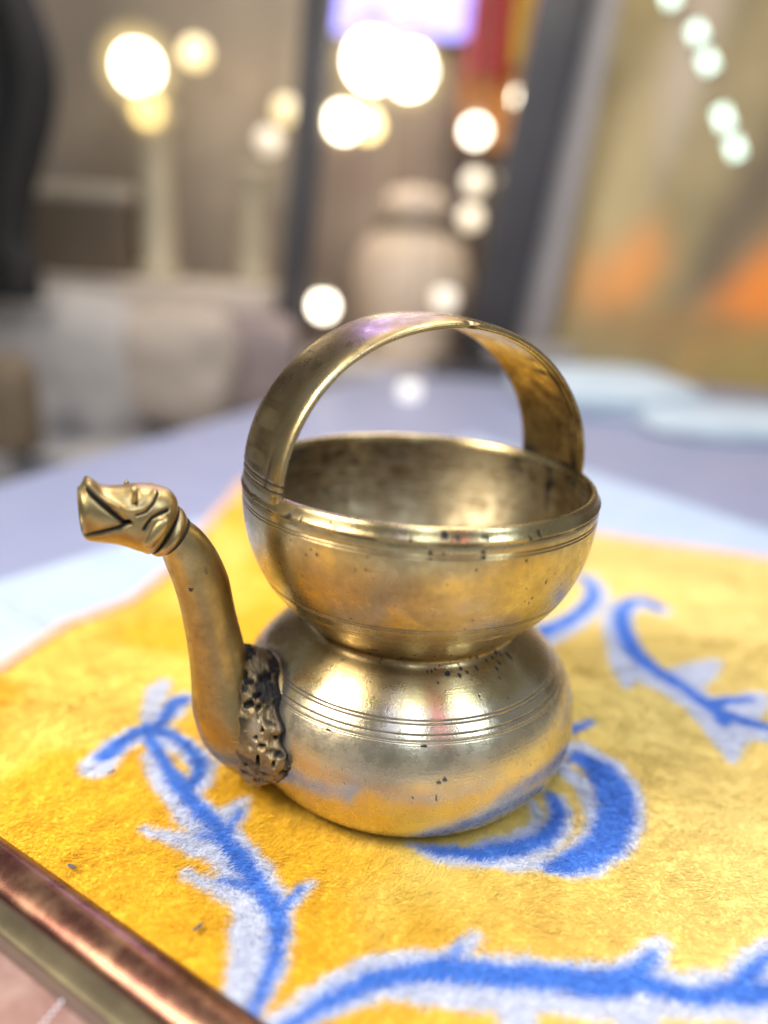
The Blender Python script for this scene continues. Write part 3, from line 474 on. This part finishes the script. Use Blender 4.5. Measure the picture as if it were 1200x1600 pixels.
tz = .55*np.exp(-((l_.ravel()-.02)/.07)**2)*sm(.45, .6, fbm(p3, 2.5, 3, 113))
sp = mesh_np('spout', p3+(fbm(p3, 4, 2, 114)-.5)[:, None]*.010, grid_faces(*u_.shape, True), BRONZE_CAST, vs, attrs={'dirt_shade': k*.95, 'tarnish_sheen': .36+tz, 'ringv': p3*40})
COLL = [((1.487, -.334), (1.345, -.166), .116), ((1.499, -.334), (1.356, -.152), .119), ((1.515, -.338), (1.366, -.126), .140), ((1.530, -.335), (1.378, -.105), .142), ((1.542, -.325), (1.392, -.092), .130), ((1.546, -.315), (1.400, -.09), .116), ((1.548, -.308), (1.405, -.092), .108)]
u_, z_, l_ = loft(COLL, 8, 110); p3 = uzl(u_, z_, l_).reshape(-1, 3)
i_ = np.repeat(np.linspace(0, 1, u_.shape[0])[:, None], 110, 1).ravel(); dk = np.maximum(sm(.26, .10, i_), sm(.62, .80, i_))
mesh_np('collar', p3, grid_faces(*u_.shape, True), BRONZE_CAST, sp, loc=vs['base'], attrs={'dirt_shade': dk, 'tarnish_sheen': 0*dk+.2, 'ringv': p3*40})

# animal head on the spout: open jaws round the pouring lip
HEAD = [((1.548, -.308), (1.403, -.092), .106), ((1.560, -.318), (1.405, -.062), .128), ((1.572, -.316), (1.413, -.030), .142), ((1.59, -.305), (1.445, .006), .150), ((1.625, -.288), (1.51, .030), .150), ((1.67, -.265), (1.59, .042), .142), ((1.72, -.245), (1.67, .040), .132), ((1.775, -.232), (1.755, .050), .126), ((1.825, -.222), (1.818, .098), .112),
        ((1.850, -.205), (1.846, .056), .116), ((1.862, -.175), (1.862, .040), .104), ((1.850, -.155), (1.850, .018), .088), ((1.80, -.14), (1.80, .0), .070), ((1.70, -.14), (1.70, -.02), .06), ((1.60, -.14), (1.60, -.04), .04)]
def poly_d(X, Y, pts):
    d = np.full(X.shape, 1e9)
    for (x1, y1), (x2, y2) in zip(pts[:-1], pts[1:]):
        t = np.clip(((X-x1)*(x2-x1)+(Y-y1)*(y2-y1))/((x2-x1)**2+(y2-y1)**2), 0, 1); d = np.minimum(d, np.hypot(X-x1-t*(x2-x1), Y-y1-t*(y2-y1)))
    return d
u_, z_, l_ = loft(HEAD, 18, 220, 2.25)
X = HEADMAP[0][0]*u_+HEADMAP[0][1]*z_+HEADMAP[0][2]; Y = HEADMAP[1][0]*u_+HEADMAP[1][1]*z_+HEADMAP[1][2]
ii = np.repeat(np.linspace(0, 1, u_.shape[0])[:, None], 220, 1)
side = sm(.03, .085, abs(l_))*sm(.70, .66, ii)
g = lambda pts, wd: np.exp(-(poly_d(X, Y, pts)/wd)**2)*side
cl1 = g([(165, 205), (240, 290), (330, 375), (420, 445), (500, 508), (545, 512)], 18); cl2 = g([(545, 512), (450, 558), (350, 592), (250, 637), (185, 662)], 17)
chk = g([(600, 450), (680, 420), (750, 360), (805, 290)], 10); ear_o = g([(665, 565), (690, 520), (735, 465), (800, 430), (875, 405)], 14)
brow = g([(400, 370), (480, 405), (560, 418), (640, 405), (720, 355), (790, 280)], 26); upjaw = g([(230, 230), (310, 320), (380, 372), (450, 410)], 26)
dish = np.exp(-((X-370)/120)**2-((Y-265)/62)**2)*side; disp = -.030*(cl1+cl2)-.012*dish-.010*chk-.016*ear_o+.010*brow+.013*upjaw
ear_b = np.exp(-(poly_d(X, Y, [(835, 490), (775, 585), (710, 700)])/42)**4)*side; eye_g = g([(640, 240), (625, 310), (600, 365)], 11)
disp += .014*ear_b-.010*eye_g
wedge = sm(0, 60, np.minimum(X-90, 540-X))*np.exp(-((Y-(505-(540-X)*.18+ (X-330)*.0))/110)**2)*side; disp += .012*wedge
dirt_shade = np.maximum.reduce([cl1, cl2, chk*.75, ear_o*.9, eye_g*.8, sm(.05, .0, ii)]); dirt_shade = np.clip(dirt_shade*1.6-.15, 0, 1)*(ii < .72)
dirt_shade = np.maximum(dirt_shade, sm(.74, .86, ii))  # hollow of the mouth painted dark to stand in for its shade
P = uzl(u_, z_, l_); C = P.mean(1, keepdims=True); nrm = P-C; nrm /= np.linalg.norm(nrm, axis=-1, keepdims=True)
P = P+disp[..., None]*nrm; p3 = P.reshape(-1, 3)
hd = mesh_np('animal_head', p3, grid_faces(*u_.shape, True), BRONZE_CAST, vs, attrs={'dirt_shade': dirt_shade.ravel(), 'tarnish_sheen': .30+0*dirt_shade.ravel(), 'ringv': p3*40})
hi = np.array(HEADMAP)
def head_uz(px, py):
    A = hi[:, :2]; return np.linalg.solve(A, np.array([px, py])-hi[:, 2])
def blob(name, px, py, lat, hx, hy, hz, rot, mat, parent, dirt_edge=0.0, taper=0.0):
    u0, z0 = head_uz(px, py); a = np.linspace(0, np.pi, 18); lat = lat if lat > 0 else lat*.93; b = np.linspace(0, 2*np.pi, 28, endpoint=False)
    A, B = np.meshgrid(a, b, indexing='ij'); x = np.cos(A)*hx; y = np.sin(A)*np.cos(B)*hy*(1+taper*np.cos(A)); l = np.sin(A)*np.sin(B)*hz
    cu, su = math.cos(rot), math.sin(rot)
    p = uzl(u0+x*cu-y*su, z0+x*su+y*cu, lat+l).reshape(-1, 3); q = (np.clip(-np.sin(B)*np.sign(lat)*1.2-.1, 0, 1)*np.sin(A)).ravel()*dirt_edge
    return mesh_np(name, p, grid_faces(18, 28, True), mat, parent, loc=vs['base'], attrs={'dirt_shade': q, 'tarnish_sheen': q*0, 'ringv': p*40})
for s in (1, -1):
    blob('eye', 586, 285 if s > 0 else 345, s*.124, .043, .016, .022, math.radians(98), BRONZE_CAST, hd, .8)
    blob('ear', 780, 585, s*.150, .085, .032, .026, math.radians(-52), BRONZE_CAST, hd, .9, -.15)

# rough brazed joint between spout and belly
def solder():
    nt_, ns = 300, 90; t = np.linspace(0, 2*np.pi, nt_, endpoint=False); s = np.linspace(0, 1, ns)
    T, Sg = np.meshgrid(t, s, indexing='ij')
    # ring on the spout
    ew = vnoise(np.stack([np.cos(T)*2, np.sin(T)*2, 0*T], -1).reshape(-1, 3), 2.2, 125).reshape(T.shape); eb = vnoise(np.stack([np.cos(T)*2, np.sin(T)*2, 0*T], -1).reshape(-1, 3), 2.6, 126).reshape(T.shape)
    zc0, hz0, lw0 = -1.37, .325, .285
    A = np.stack([1.10+.085*np.cos(T)**2-.01*np.sin(T)+.05*(ew-.5), lw0*np.cos(T), zc0+hz0*np.sin(T)], -1)
    # ring on the belly
    zb = -1.395+.325*np.sin(T); rb = np.interp(-zb, -np.array(OUT)[:, 1], np.array(OUT)[:, 0]); az = .395*np.cos(T)*(1-.25*np.sin(T))*(.97+.20*eb)
    Bq = np.stack([(rb-.006)*np.cos(az), (rb-.006)*np.sin(az), zb], -1)
    P = A*(1-Sg[..., None])+Bq*Sg[..., None]
    nx = np.stack([.35+0*T, np.cos(T), np.sin(T)], -1); nx /= np.linalg.norm(nx, axis=-1, keepdims=True)
    q = P.reshape(-1, 3); f1 = fbm(q, 7.5, 4, 121).reshape(T.shape); f2 = 1-np.abs(2*fbm(q+.1*fbm(q, 8, 2, 122)[:, None], 16, 4, 123)-1).reshape(T.shape); f3 = vnoise(q, 30, 124).reshape(T.shape)
    env = np.sin(np.pi*np.clip(Sg, 0, 1))**.6
    d = env*(.030+.12*(f1-.5)+.035*(f2-.6)-.05*sm(.66, .80, f3)); 
    nug = np.exp(-((T-.30)/.22)**2-((Sg-.36)/.22)**2); d = d*(1-.85*nug)+.040*nug+.055*np.clip(np.sin(T), 0, 1)**2*env
    P = P+d[..., None]*nx
    hole = np.exp(-((T-.02)/.055)**2-((Sg-.80)/.11)**2)+np.exp(-((T+.30)/.12)**2-((Sg-.03)/.07)**2)*1.0
    P = P-(.03*np.clip(hole, 0, 1))[..., None]*nx
    up = np.sin(T)
    dirt_shade = np.clip(sm(.52, .40, f1)*.95+sm(.70, .50, f2)*.8+.13+sm(.70, .80, f3)+sm(.86, .97, Sg)*sm(.3, .5, f1+.1)+.25*sm(.2, .8, up), 0, 1)*(1-.75*np.clip(nug, 0, 1))
    dirt_shade *= .34+.60*sm(-.1, .6, up)+.35*sm(.75, .95, Sg); dirt_shade = np.clip(np.maximum(dirt_shade, np.maximum(np.clip(hole*1.3, 0, 1), .9*sm(.68, .8, f3))), 0, 1); dirt_shade *= sm(0, .05, Sg)
    Wp = P[..., :1]*HU+P[..., 1:2]*HN+(P[..., 2:]+ZR)*np.array([0, 0, 1.]); Wp = Wp.reshape(-1, 3)
    F = np.stack([((np.arange(nt_)[:, None])*ns+np.arange(ns-1)), ((np.arange(nt_)[:, None]))*ns+np.arange(1, ns), ((np.arange(nt_)[:, None]+1) % nt_)*ns+np.arange(1, ns), ((np.arange(nt_)[:, None]+1) % nt_)*ns+np.arange(ns-1)], -1).reshape(-1, 4)
    o = mesh_np('solder_joint', Wp, F, SOLDER, vs, attrs={'dirt_shade': dirt_shade.ravel(), 'tarnish_sheen': (.35*(1-nug)-.45*nug).ravel(), 'ringv': Wp*40})
    o['label'] = 'lumpy blackened brazed joint full of pits'
solder()

# ================================================================== COPPER TRAY in the near corner
M_cop, nt, bs, N, L = new_mat('worn copper'); tc = N('ShaderNodeTexCoord').outputs['Object']
n1 = noise_(nt, tc, 120, 6, .65); n2 = noise_(nt, tc, 35, 4, .6)
c_ = mixc(nt, ramp_(nt, n1, .40, .62), (.19, .085, .055, 1), (.30, .165, .10, 1)); c_ = mixc(nt, math_(nt, 'MULTIPLY', ramp_(nt, n2, .45, .65), .7), c_, (.14, .045, .04, 1)); L(c_, bs.inputs['Base Color'])
bs.inputs['Metallic'].default_value = .9; L(math_(nt, 'ADD', .16, math_(nt, 'MULTIPLY', n1, .25)), bs.inputs['Roughness'])
M_brs = simple('dull brass strip', (.10, .08, .045), (.16, .13, .07), .5, .7, scale=60)
M_pan = simple('hammered copper panel', (.32, .18, .14), (.46, .31, .25), .6, .35, scale=70, bump=.3)
M_dot = simple('white inlay', (.8, .85, .95), rough=.4)
M_gap = simple('dark wood', (.08, .04, .025), (.12, .06, .03), .6)
D = np.array([.8808, -.4734, 0]); NQ = np.array([-.4734, -.8808, 0]); E0 = np.array([-2.08, -1.14, 0])
tray = thing('copper_tray', 'old copper tray corner with rounded rail and brass strip in the foreground', 'tray', (-2.4, -2.4, .05))
def extr(name, prof, mat, x0=-.9, x1=2.7, n=60):
    prof = np.asarray(prof, float); t = np.linspace(x0, x1, n)
    V = (E0+t[:, None]*D)[:, None]+prof[None, :, :1]*NQ+prof[None, :, 1:]*np.array([0, 0, 1.])
    return mesh_np(name, V.reshape(-1, 3), grid_faces(n, len(prof), False, True), mat, tray)
extr('rail', crom([(.01, .02), (0, .08), (.02, .13), (.07, .168), (.13, .175), (.20, .16), (.243, .135), (.252, .11)], 6), M_cop)
extr('brass_strip', crom([(.252, .10), (.262, .135), (.29, .145), (.34, .142), (.37, .13), (.378, .10)], 5), M_brs)
extr('wooden_joint', [(.25, .04), (.25, .128), (.45, .128), (.45, .04)], M_gap)
extr('panel', [(.418, .05), (.422, .130), (.432, .138), (1.05, .138), (1.06, .05)], M_pan)
for k in range(6):
    c0 = E0+D*(1.10+.006*k)+NQ*(.425+.027*k)
    MB().lathe([(.0075, 0), (.007, .004), (.004, .006), (.0005, .007)], c0+np.array([0, 0, .137]), 10).build('inlay_dot', M_dot, tray)

# crumbs lying on the cloth
def crumb(name, x, y, L_, W_, ang, label, mat):
    n, m_ = 7, 8; t = np.linspace(-1, 1, n); a = np.linspace(0, 2*np.pi, m_, endpoint=False); P = []
    z0 = float(cloth_z(np.array([[x, y]]))[0])+.088
    for q in t:
        wq = math.sqrt(max(1-q*q, .02))*(1+.25*math.sin(7*q))
        for b_ in a: P.append((q*L_, math.cos(b_)*W_*wq+.15*L_*q*q, math.sin(b_)*W_*.5*wq+.10*L_*abs(q)))
    P = np.array(P); R = np.array([[math.cos(ang), -math.sin(ang), 0], [math.sin(ang), math.cos(ang), 0], [0, 0, 1]]); P = P@R.T+np.array([x, y, z0])
    o = mesh_np(name, P, grid_faces(n, m_, True), mat, None, loc=(x, y, z0)); return tag(o, label, 'crumb', 'dry crumbs dropped on the yellow cloth')
M_cr = simple('dry leaf crumb', (.10, .07, .035), (.16, .11, .05), .8); M_cg = simple('grey grit', (.07, .075, .09), (.11, .11, .12), .7)
crumb('crumb', *CR[0], .030, .010, .9, 'dry brown crumb on yellow pile below the small blue loop', M_cr)
crumb('crumb', *CR[1], .028, .011, -.3, 'dark grey crumb on yellow pile right beside the copper rail', M_cg)
crumb('crumb', *CR[2], .032, .009, 1.0, 'blurred greyish crumb near the thick white and blue stem', M_cg)

# ================================================================== BEHIND THE TABLE (out of focus)
def T_(name, label, cat, base, mat, pts, rad, n=16, group=None, part='shaft', foot=None, footmat=None):
    o = thing(name, label, cat, base, group); MB().tube(pts, rad, n).build(part, mat, o)
    if foot: MB().box(*foot).build('base', footmat or mat, o)
    return o
M_post = simple('dark post', (.026, .023, .025), (.042, .037, .040), .5, scale=6)
M_pale = simple('pale beam', (.28, .25, .24), (.35, .31, .29), .6, scale=6)
M_beige = simple('beige board', (.50, .42, .31), (.58, .49, .37), .7, scale=5)
M_brown = simple('brown box', (.13, .095, .06), (.18, .13, .08), .7, scale=5)
M_black = simple('black cloth', (.010, .010, .010), (.018, .017, .016), .9, scale=5, bump=.5)
M_drap = simple('grey drape', (.33, .31, .30), (.40, .37, .35), .8, scale=5, bump=.3)
M_ped = simple('pale figure', (.58, .45, .33), (.66, .52, .39), .5, scale=6)

# posts of the stand behind
def post(name, label, p0, p1, w_, d_, mat, group=None):
    p0, p1 = np.array(p0, float), np.array(p1, float); c = (p0+p1)/2; Z = p1-p0; h = np.linalg.norm(Z)/2; Z = Z/(2*h)
    X = np.cross([0, 1, 0], Z); X /= np.linalg.norm(X); Y_ = np.cross(Z, X)
    o = thing(name, label, 'post', tuple(p0), group)
    MB().box(c, (w_, d_, h), X, Y_, Z, .08).build('shaft', mat, o); MB().box(p0+np.array([0, 0, .25]), (w_*2.2, w_*2.2, .25), r=.06).build('foot', mat, o)
    return o
post('stand_post', 'slim dark post standing left behind the vessel handle', *POST1, .42, .35, M_post, 'posts of the stand behind the table')
post('stand_post', 'broad dark slanting post right of the glowing bulbs', *POST2, .75, .5, M_post, 'posts of the stand behind the table')
post('stand_beam', 'pale grey slanting beam between dark post and painted canvas', *BEAM, .62, .3, M_pale, 'posts of the stand behind the table')

# low stand on the left: back board, shelf, brown box, pale column, drapes
bk = thing('back_stand', 'wide beige stand with a shelf board far behind on the left', 'stand', (-10.56, 24.0, 1.05))
x0, x1 = -18.64, -4.89
MB().box(((x0+x1)/2, 24.4, 6.0), ((x1-x0)/2, .2, 7.5)).build('back_board', simple('back board', (.22, .19, .155), (.40, .32, .235), .7, scale=1.3), bk)
zs = 1.73
MB().box(((x0+x1)/2, 22, zs), ((x1-x0)/2, 2.2, .45)).build('shelf_board', simple('shelf board', (.55, .46, .38), (.62, .53, .44), .6, scale=4), bk)
MB().box(((x0+x1)/2, 22.9, zs-4.5), ((x1-x0)/2, .2, 4.1)).build('front_board', simple('front board', (.40, .35, .32), (.48, .42, .38), .7, scale=2), bk)
bx = thing('brown_box', 'closed brown box on the beige shelf far left', 'box', (-11.44, 21.2, zs+.45))
MB().box((-11.35, 21.2, (4.52+zs+.45)/2), ((-9.66--12.96)/2, .9, (4.52-zs-.45)/2), r=.1).build('body', M_brown, bx)
MB().box((-11.35, 21.2, 4.68), ((-9.59--13.02)/2, .95, .22), r=.1).build('lid', M_beige, bx)
for k, (px, hw, top, lab) in enumerate(((-9.01, .55, 7.19, 'pale yellow turned column under the brightest yellow bulb'), (-5.89, .45, 5.68, 'shorter pale turned column left of the slim dark post'))):
    c_o = thing('turned_column', lab, 'column', (px, 21, zs+.45), 'turned columns on the beige shelf'); hh = top-zs-.45
    MB().lathe([(.01, 0), (hw*1.3, 0), (hw*1.3, .35), (hw*.9, .5), (hw*1.05, hh*.3), (hw*.8, hh*.6), (hw, hh*.9), (hw*1.3, hh*.94), (hw*1.3, hh), (.01, hh)], (px, 21, zs+.45), 20).build('shaft', simple('column paint', (.44, .37, .25), (.50, .43, .30), .5), c_o)
def heap(name, label, cat, c, h, mat, seed, base_z):
    """soft draped bundle"""
    a = np.linspace(0, np.pi, 30); b = np.linspace(0, 2*np.pi, 60, endpoint=False); A, B = np.meshgrid(a, b, indexing='ij')
    P = np.stack([np.sin(A)*np.cos(B)*h[0], np.sin(A)*np.sin(B)*h[1], np.cos(A)*h[2]], -1).reshape(-1, 3)
    P *= np.array(1.0); k = np.abs(P/np.array(h)); P = P/np.maximum((k**3.2).sum(1)**(1/3.2), 1e-6)[:, None]
    P *= (1+.28*(fbm(P/np.array(h), 1.7, 3, seed)-.5))[:, None]; P = P+np.array(c); P[:, 2] = np.maximum(P[:, 2], base_z)
    o = mesh_np(name, P, grid_faces(30, 60, True), mat, None, loc=(c[0], c[1], base_z)); return tag(o, label, cat)
heap('grey_drape', 'pale grey draped bundle in front of the beige stand', 'drape', (-10.26, 17.5, -0.37), (2.4, 1.6, 2.2), M_drap, 201, -8)
heap('beige_drape', 'rounded beige cushion beside the pale grey draped bundle', 'cushion', (-7.36, 17.6, -0.09), (1.9, 1.5, 1.75), simple('beige cushion', (.36, .30, .25), (.44, .37, .31), .8, scale=4), 202, -8)
heap('mauve_bundle', 'dull mauve bundle just left of the slim dark post', 'bundle', (-5.19, 18.6, -0.08), (1.3, 1.2, 1.6), simple('mauve bundle', (.22, .17, .17), (.28, .22, .21), .8, scale=4), 203, -8)
bl = thing('low_bench', 'low grey bench running below the drapes on the left', 'bench', (-8.29, 16, -12))
MB().box((-8.26, 16.4, -1.9-.6), (7.5, 2.6, .45)).build('seat', simple('bench grey', (.34, .33, .34), (.40, .38, .38), .7, scale=3), bl)
for sx in (-6.5, 6.5): MB().box((-8.26+sx, 16.4, (-1.9-13)/2), (.4, 1.8, (-1.9+11)/2)).build('leg', M_brown, bl)
heap('brown_sack', 'small dark brown sack at the far left edge of the bench', 'sack', (-9.95, 13.2, -0.97), (.55, .6, 1.5), M_brown, 204, -1.76)
# black curtain at the far left
n, m_ = 60, 40; s_, t_ = np.meshgrid(np.linspace(0, 1, n), np.linspace(0, 1, m_), indexing='ij')
xl, xr = -13.36, -10.43
ztop, zbot = 14, 1.66
wd = xr-xl+1.15*np.exp(-((t_-.58)/.20)**2)+.3*(t_ > .9)
P = np.stack([xl+s_*wd, 15+.35*np.sin(s_*26)+.2*np.sin(s_*11+2), ztop+(zbot-ztop)*t_], -1).reshape(-1, 3)
cu_ = mesh_np('black_curtain', P, grid_faces(n, m_), M_black, None, loc=(xl, 15, zbot)); md = cu_.modifiers.new('thickness', 'SOLIDIFY'); md.thickness = .06*S
tag(cu_, 'black curtain hanging in folds at the far left edge', 'curtain')

# between the posts
def hang(name, label, px0, px1, z0, z1, Y, mat, seed):
    s_, t_ = np.meshgrid(np.linspace(0, 1, 40), np.linspace(0, 1, 20), indexing='ij')
    P = np.stack([px0+(px1-px0)*(s_+.04*np.sin(t_*5+seed)), Y+.25*np.sin(s_*19+seed), z1+(z0-z1)*(t_+.03*np.sin(s_*9+seed)*t_)], -1).reshape(-1, 3)
    o = mesh_np(name, P, grid_faces(40, 20), mat, None, loc=(px0, Y, z0)); md = o.modifiers.new('thickness', 'SOLIDIFY'); md.thickness = .06*S
    return tag(o, label, 'fabric', 'fabrics hung up between the posts')
hang('hanging_fabric', 'red fabric hung at the top between violet screen and orange fabric', 0.6, 2.08, 9.75, 14.44, 27, simple('red fabric', (.40, .03, .05), (.50, .06, .07), .8), 1)
hang('hanging_fabric', 'yellow fabric hung highest beside the broad slanting post', 2.12, 4.08, 10.16, 14.71, 27.6, simple('yellow fabric', (.68, .46, .02), (.60, .38, .03), .8), 2)
hang('hanging_fabric', 'orange fabric hung lower, under the red and yellow fabrics', 0.49, 3.66, 7.51, 11.32, 28.3, simple('orange fabric', (.75, .30, .08), (.65, .34, .12), .8), 3)
scn = thing('lit_screen', 'violet blue lit screen at the top above the largest bulbs', 'screen', (-2.23, 30.0, 12.25))
MB().box((-2.21, 30.2, 11.68+6.2), (3.4, .2, 6.4)).build('casing', M_post, scn)
MB().box((-2.21, 29.98, 11.68+6.2), (3.2, .03, 6.2), r=.01).build('picture', simple('screen picture', (.2, .2, .4), (.25, .22, .5), .4, emit=((.36, .33, 1.0), 2.2)), scn)
pn_ = thing('dark_panel', 'dark brown panel behind the small bulbs between the posts', 'panel', (1.68, 29, -2))
MB().box((1.7, 29, 3.08), (1.55, .2, 5.8)).build('board', simple('dark brown board', (.085, .065, .055), (.14, .11, .09), .7, scale=4), pn_)
MB().box((1.7, 28.7, 3.08), (.12, .1, 5.6), r=.04).build('batten', M_brown, pn_)
lp_ = thing('partition_screen', 'pale cream partition behind the cream figure', 'partition', (-2.26, 31, -2))
MB().box((-2.42, 31, 5), (5.2, .2, 7.5)).build('board', simple('cream panel', (.36, .28, .215), (.50, .40, .30), .7, scale=2.5), lp_)
for sx in (-3.5, 0, 3.5): MB().box((-2.42+sx, 30.7, 5), (.12, .1, 7.2), r=.04).build('batten', M_beige, lp_)
fgx, fgb = -0.77, 0.02
fg = thing('cream_figure', 'cream coloured jar shaped figure standing behind the handle', 'figure', (fgx, 22, fgb))
hh = 5.49-fgb
MB().lathe([(.01, 0), (1.5, 0), (1.6, .3), (1.35, .6), (1.9, hh*.30), (2.0, hh*.5), (1.65, hh*.68), (.9, hh*.78), (.95, hh*.82), (1.15, hh*.9), (.8, hh*.97), (.02, hh)], (fgx, 22, fgb), 28).build('body', M_ped, fg)
MB().lathe([(1.2, hh*.76), (1.35, hh*.78), (1.2, hh*.81)], (fgx, 22, fgb), 28).build('neck_ring', M_brown, fg)
pd = thing('plinth', 'low beige plinth carrying the cream figure', 'plinth', (fgx, 22, -12))
MB().box((fgx, 22, (fgb-.002-12)/2), (4.2, 2.2, (fgb-.002+12)/2)).build('block', simple('plinth', (.50, .44, .40), (.56, .50, .46), .7, scale=3), pd)
MB().box((fgx, 22, fgb-.45), (4.4, 2.4, .25)).build('moulding', M_drap, pd)

# leaning painted canvas at the right, abstract ochre and orange patches
ca = np.array((3.65, 21.0, 0.41)); cb = np.array((11.91, 19.0, 0.02)); cu0 = np.array([*(cb-ca)[:2], 0.0]); W_ = np.linalg.norm(cu0); cu0 /= W_
cz0 = -.03; cvv = np.array([.13, .22, 1.0]); cvv /= np.linalg.norm(cvv); H_ = 14.0
s_, t_ = np.meshgrid(np.linspace(0, W_, 110), np.linspace(0, H_, 140), indexing='ij')
org = np.array([ca[0], ca[1], 0.0])
P = org+s_[..., None]*cu0+t_[..., None]*cvv; Pn = np.stack([s_/W_, t_/H_, 0*s_], -1).reshape(-1, 3)
colr = np.array([.27, .205, .075])+0*Pn; wob = .05*(fbm(Pn, 4, 3, 211)-.5)
def dab(cx, cy, rx, ry, ang, c, k=1.0):
    x, y = Pn[:, 0]-cx+wob, Pn[:, 1]-cy+wob; x_, y_ = x*math.cos(ang)+y*math.sin(ang), -x*math.sin(ang)+y*math.cos(ang)
    m = (k*np.exp(-((x_/rx)**2+(y_/ry)**2)**1.5))[:, None]; colr[:] = colr*(1-m)+np.array(c)*m
for d_ in PAINT: dab(*d_)
colr = colr*(.85+.3*fbm(Pn, 14, 3, 212))[:, None]
M_can, nt, bs, N, L = new_mat('oil paint'); L(attr_(nt, 'paint', True), bs.inputs['Base Color']); bs.inputs['Roughness'].default_value = .5
cvs = thing('painted_canvas', 'large leaning canvas painted in ochre and orange patches at the right', 'painting', tuple(org))
mesh_np('canvas', P.reshape(-1, 3), grid_faces(110, 140, False, True), M_can, cvs, attrs={'paint': np.clip(colr, 0, 1)})
yb = np.cross(cu0, cvv)
MB().box(org+cu0*W_/2+cvv*H_/2-yb*(-.16) if False else org+cu0*W_/2+cvv*H_/2+np.array([0, .22, 0]), (W_/2, .1, H_/2), cu0, np.cross(cvv, cu0), cvv, .03).build('stretcher', M_beige, cvs)
# pale bundles on the table under the canvas
M_bun = simple('pale blue cloth', (.40, .49, .57), (.46, .54, .61), .8, scale=8, bump=.3)
heap('folded_cloth', 'pale blue folded cloth on the table below the orange paint', 'cloth', (4.45, 15.3, .2), (2.3, 2.2, .62), M_bun, 221, -.01)
heap('folded_cloth', 'flatter pale blue cloth at the right edge of the table', 'cloth', (6.96, 12.8, .1), (2.2, 1.6, .33), M_bun, 222, -.01)

# glowing bulbs on cords
def glow(name, c, s):
    m, nt, bs, N, L = new_mat(name); bs.inputs['Base Color'].default_value = (.8, .8, .8, 1); bs.inputs['Emission Color'].default_value = (*c, 1); bs.inputs['Emission Strength'].default_value = s
    return m
M_halo = bpy.data.materials.new('added glow halo'); M_halo.use_nodes = True; _n = M_halo.node_tree; _n.nodes.clear()  # see-through glowing shell added round the brighter bulbs as their halo
_o = _n.nodes.new('ShaderNodeOutputMaterial'); _m = _n.nodes.new('ShaderNodeMixShader'); _t = _n.nodes.new('ShaderNodeBsdfTransparent'); _e = _n.nodes.new('ShaderNodeEmission'); _e.inputs[0].default_value = (1, .74, .34, 1); _e.inputs[1].default_value = .9
_l = _n.nodes.new('ShaderNodeLayerWeight'); _p = _n.nodes.new('ShaderNodeMath'); _p.operation = 'SUBTRACT'; _p.inputs[0].default_value = 1; _n.links.new(_l.outputs['Facing'], _p.inputs[1]); _q = _n.nodes.new('ShaderNodeMath'); _q.operation = 'POWER'; _q.inputs[1].default_value = 2.2; _n.links.new(_p.outputs[0], _q.inputs[0]); _n.links.new(_q.outputs[0], _m.inputs[0]); _n.links.new(_t.outputs[0], _m.inputs[1]); _n.links.new(_e.outputs[0], _m.inputs[2]); _n.links.new(_m.outputs[0], _o.inputs[0])
M_cap = simple('bulb socket', (.30, .26, .20), rough=.4)
def bulb(pos, r, col, st, label, light=0.0, halo=0.0, group='glowing bulbs far behind the table'):
    pos = np.array(pos, float); o = thing('hanging_bulb', label, 'bulb', tuple(pos), group)
    a = np.linspace(0, np.pi*.86, 14)
    MB().lathe(np.c_[np.sin(a)*r+1e-3, -np.cos(a)*r], pos, 20).build('globe', glow('bulb glow', col, st), o)
    MB().lathe([(.01, r*.72), (r*.5, r*.72), (r*.45, r*1.5), (.06, r*1.6), (.01, r*1.6)], pos, 14).build('socket', M_cap, o)
    MB().tube([pos+np.array([0, 0, r*1.55]), pos+np.array([0, 0, r*1.55+12])], .02, 6).build('cord', M_cap, o)
    if halo: MB().lathe(np.c_[np.sin(np.linspace(.12, 3.02, 18))*r*halo, np.cos(np.linspace(.12, 3.02, 18))*r*halo], pos, 24).build('glow_halo', M_halo, o)  # added shell that spreads a soft glow round the bulb
    if light:
        l = bpy.data.lights.new('bulb_light', 'POINT'); l.energy = light; l.color = col; l.shadow_soft_size = r*S
        lo = bpy.data.objects.new('bulb_light', l); COL.objects.link(lo); lo.parent = o; lo.location = (0, -r*S*1.6, 0)
for b_ in BULBS: bulb(*b_)
M_tube = glow('cool tube glow', (.70, 1.0, .80), 2.2)
for q0, q1, lab in TUBES:
    o = thing('light_tube', lab, 'light tube', tuple(q0), 'cool green light tubes at the upper right')
    q0, q1 = np.array(q0, float), np.array(q1, float); d_ = (q1-q0)/np.linalg.norm(q1-q0)
    MB().tube([q0, q1], .16, 10).build('tube', M_tube, o)
    for e, sg in ((q0, -1), (q1, 1)): MB().tube([e, e+d_*sg*.18], .19, 10).build('end_cap', M_cap, o)
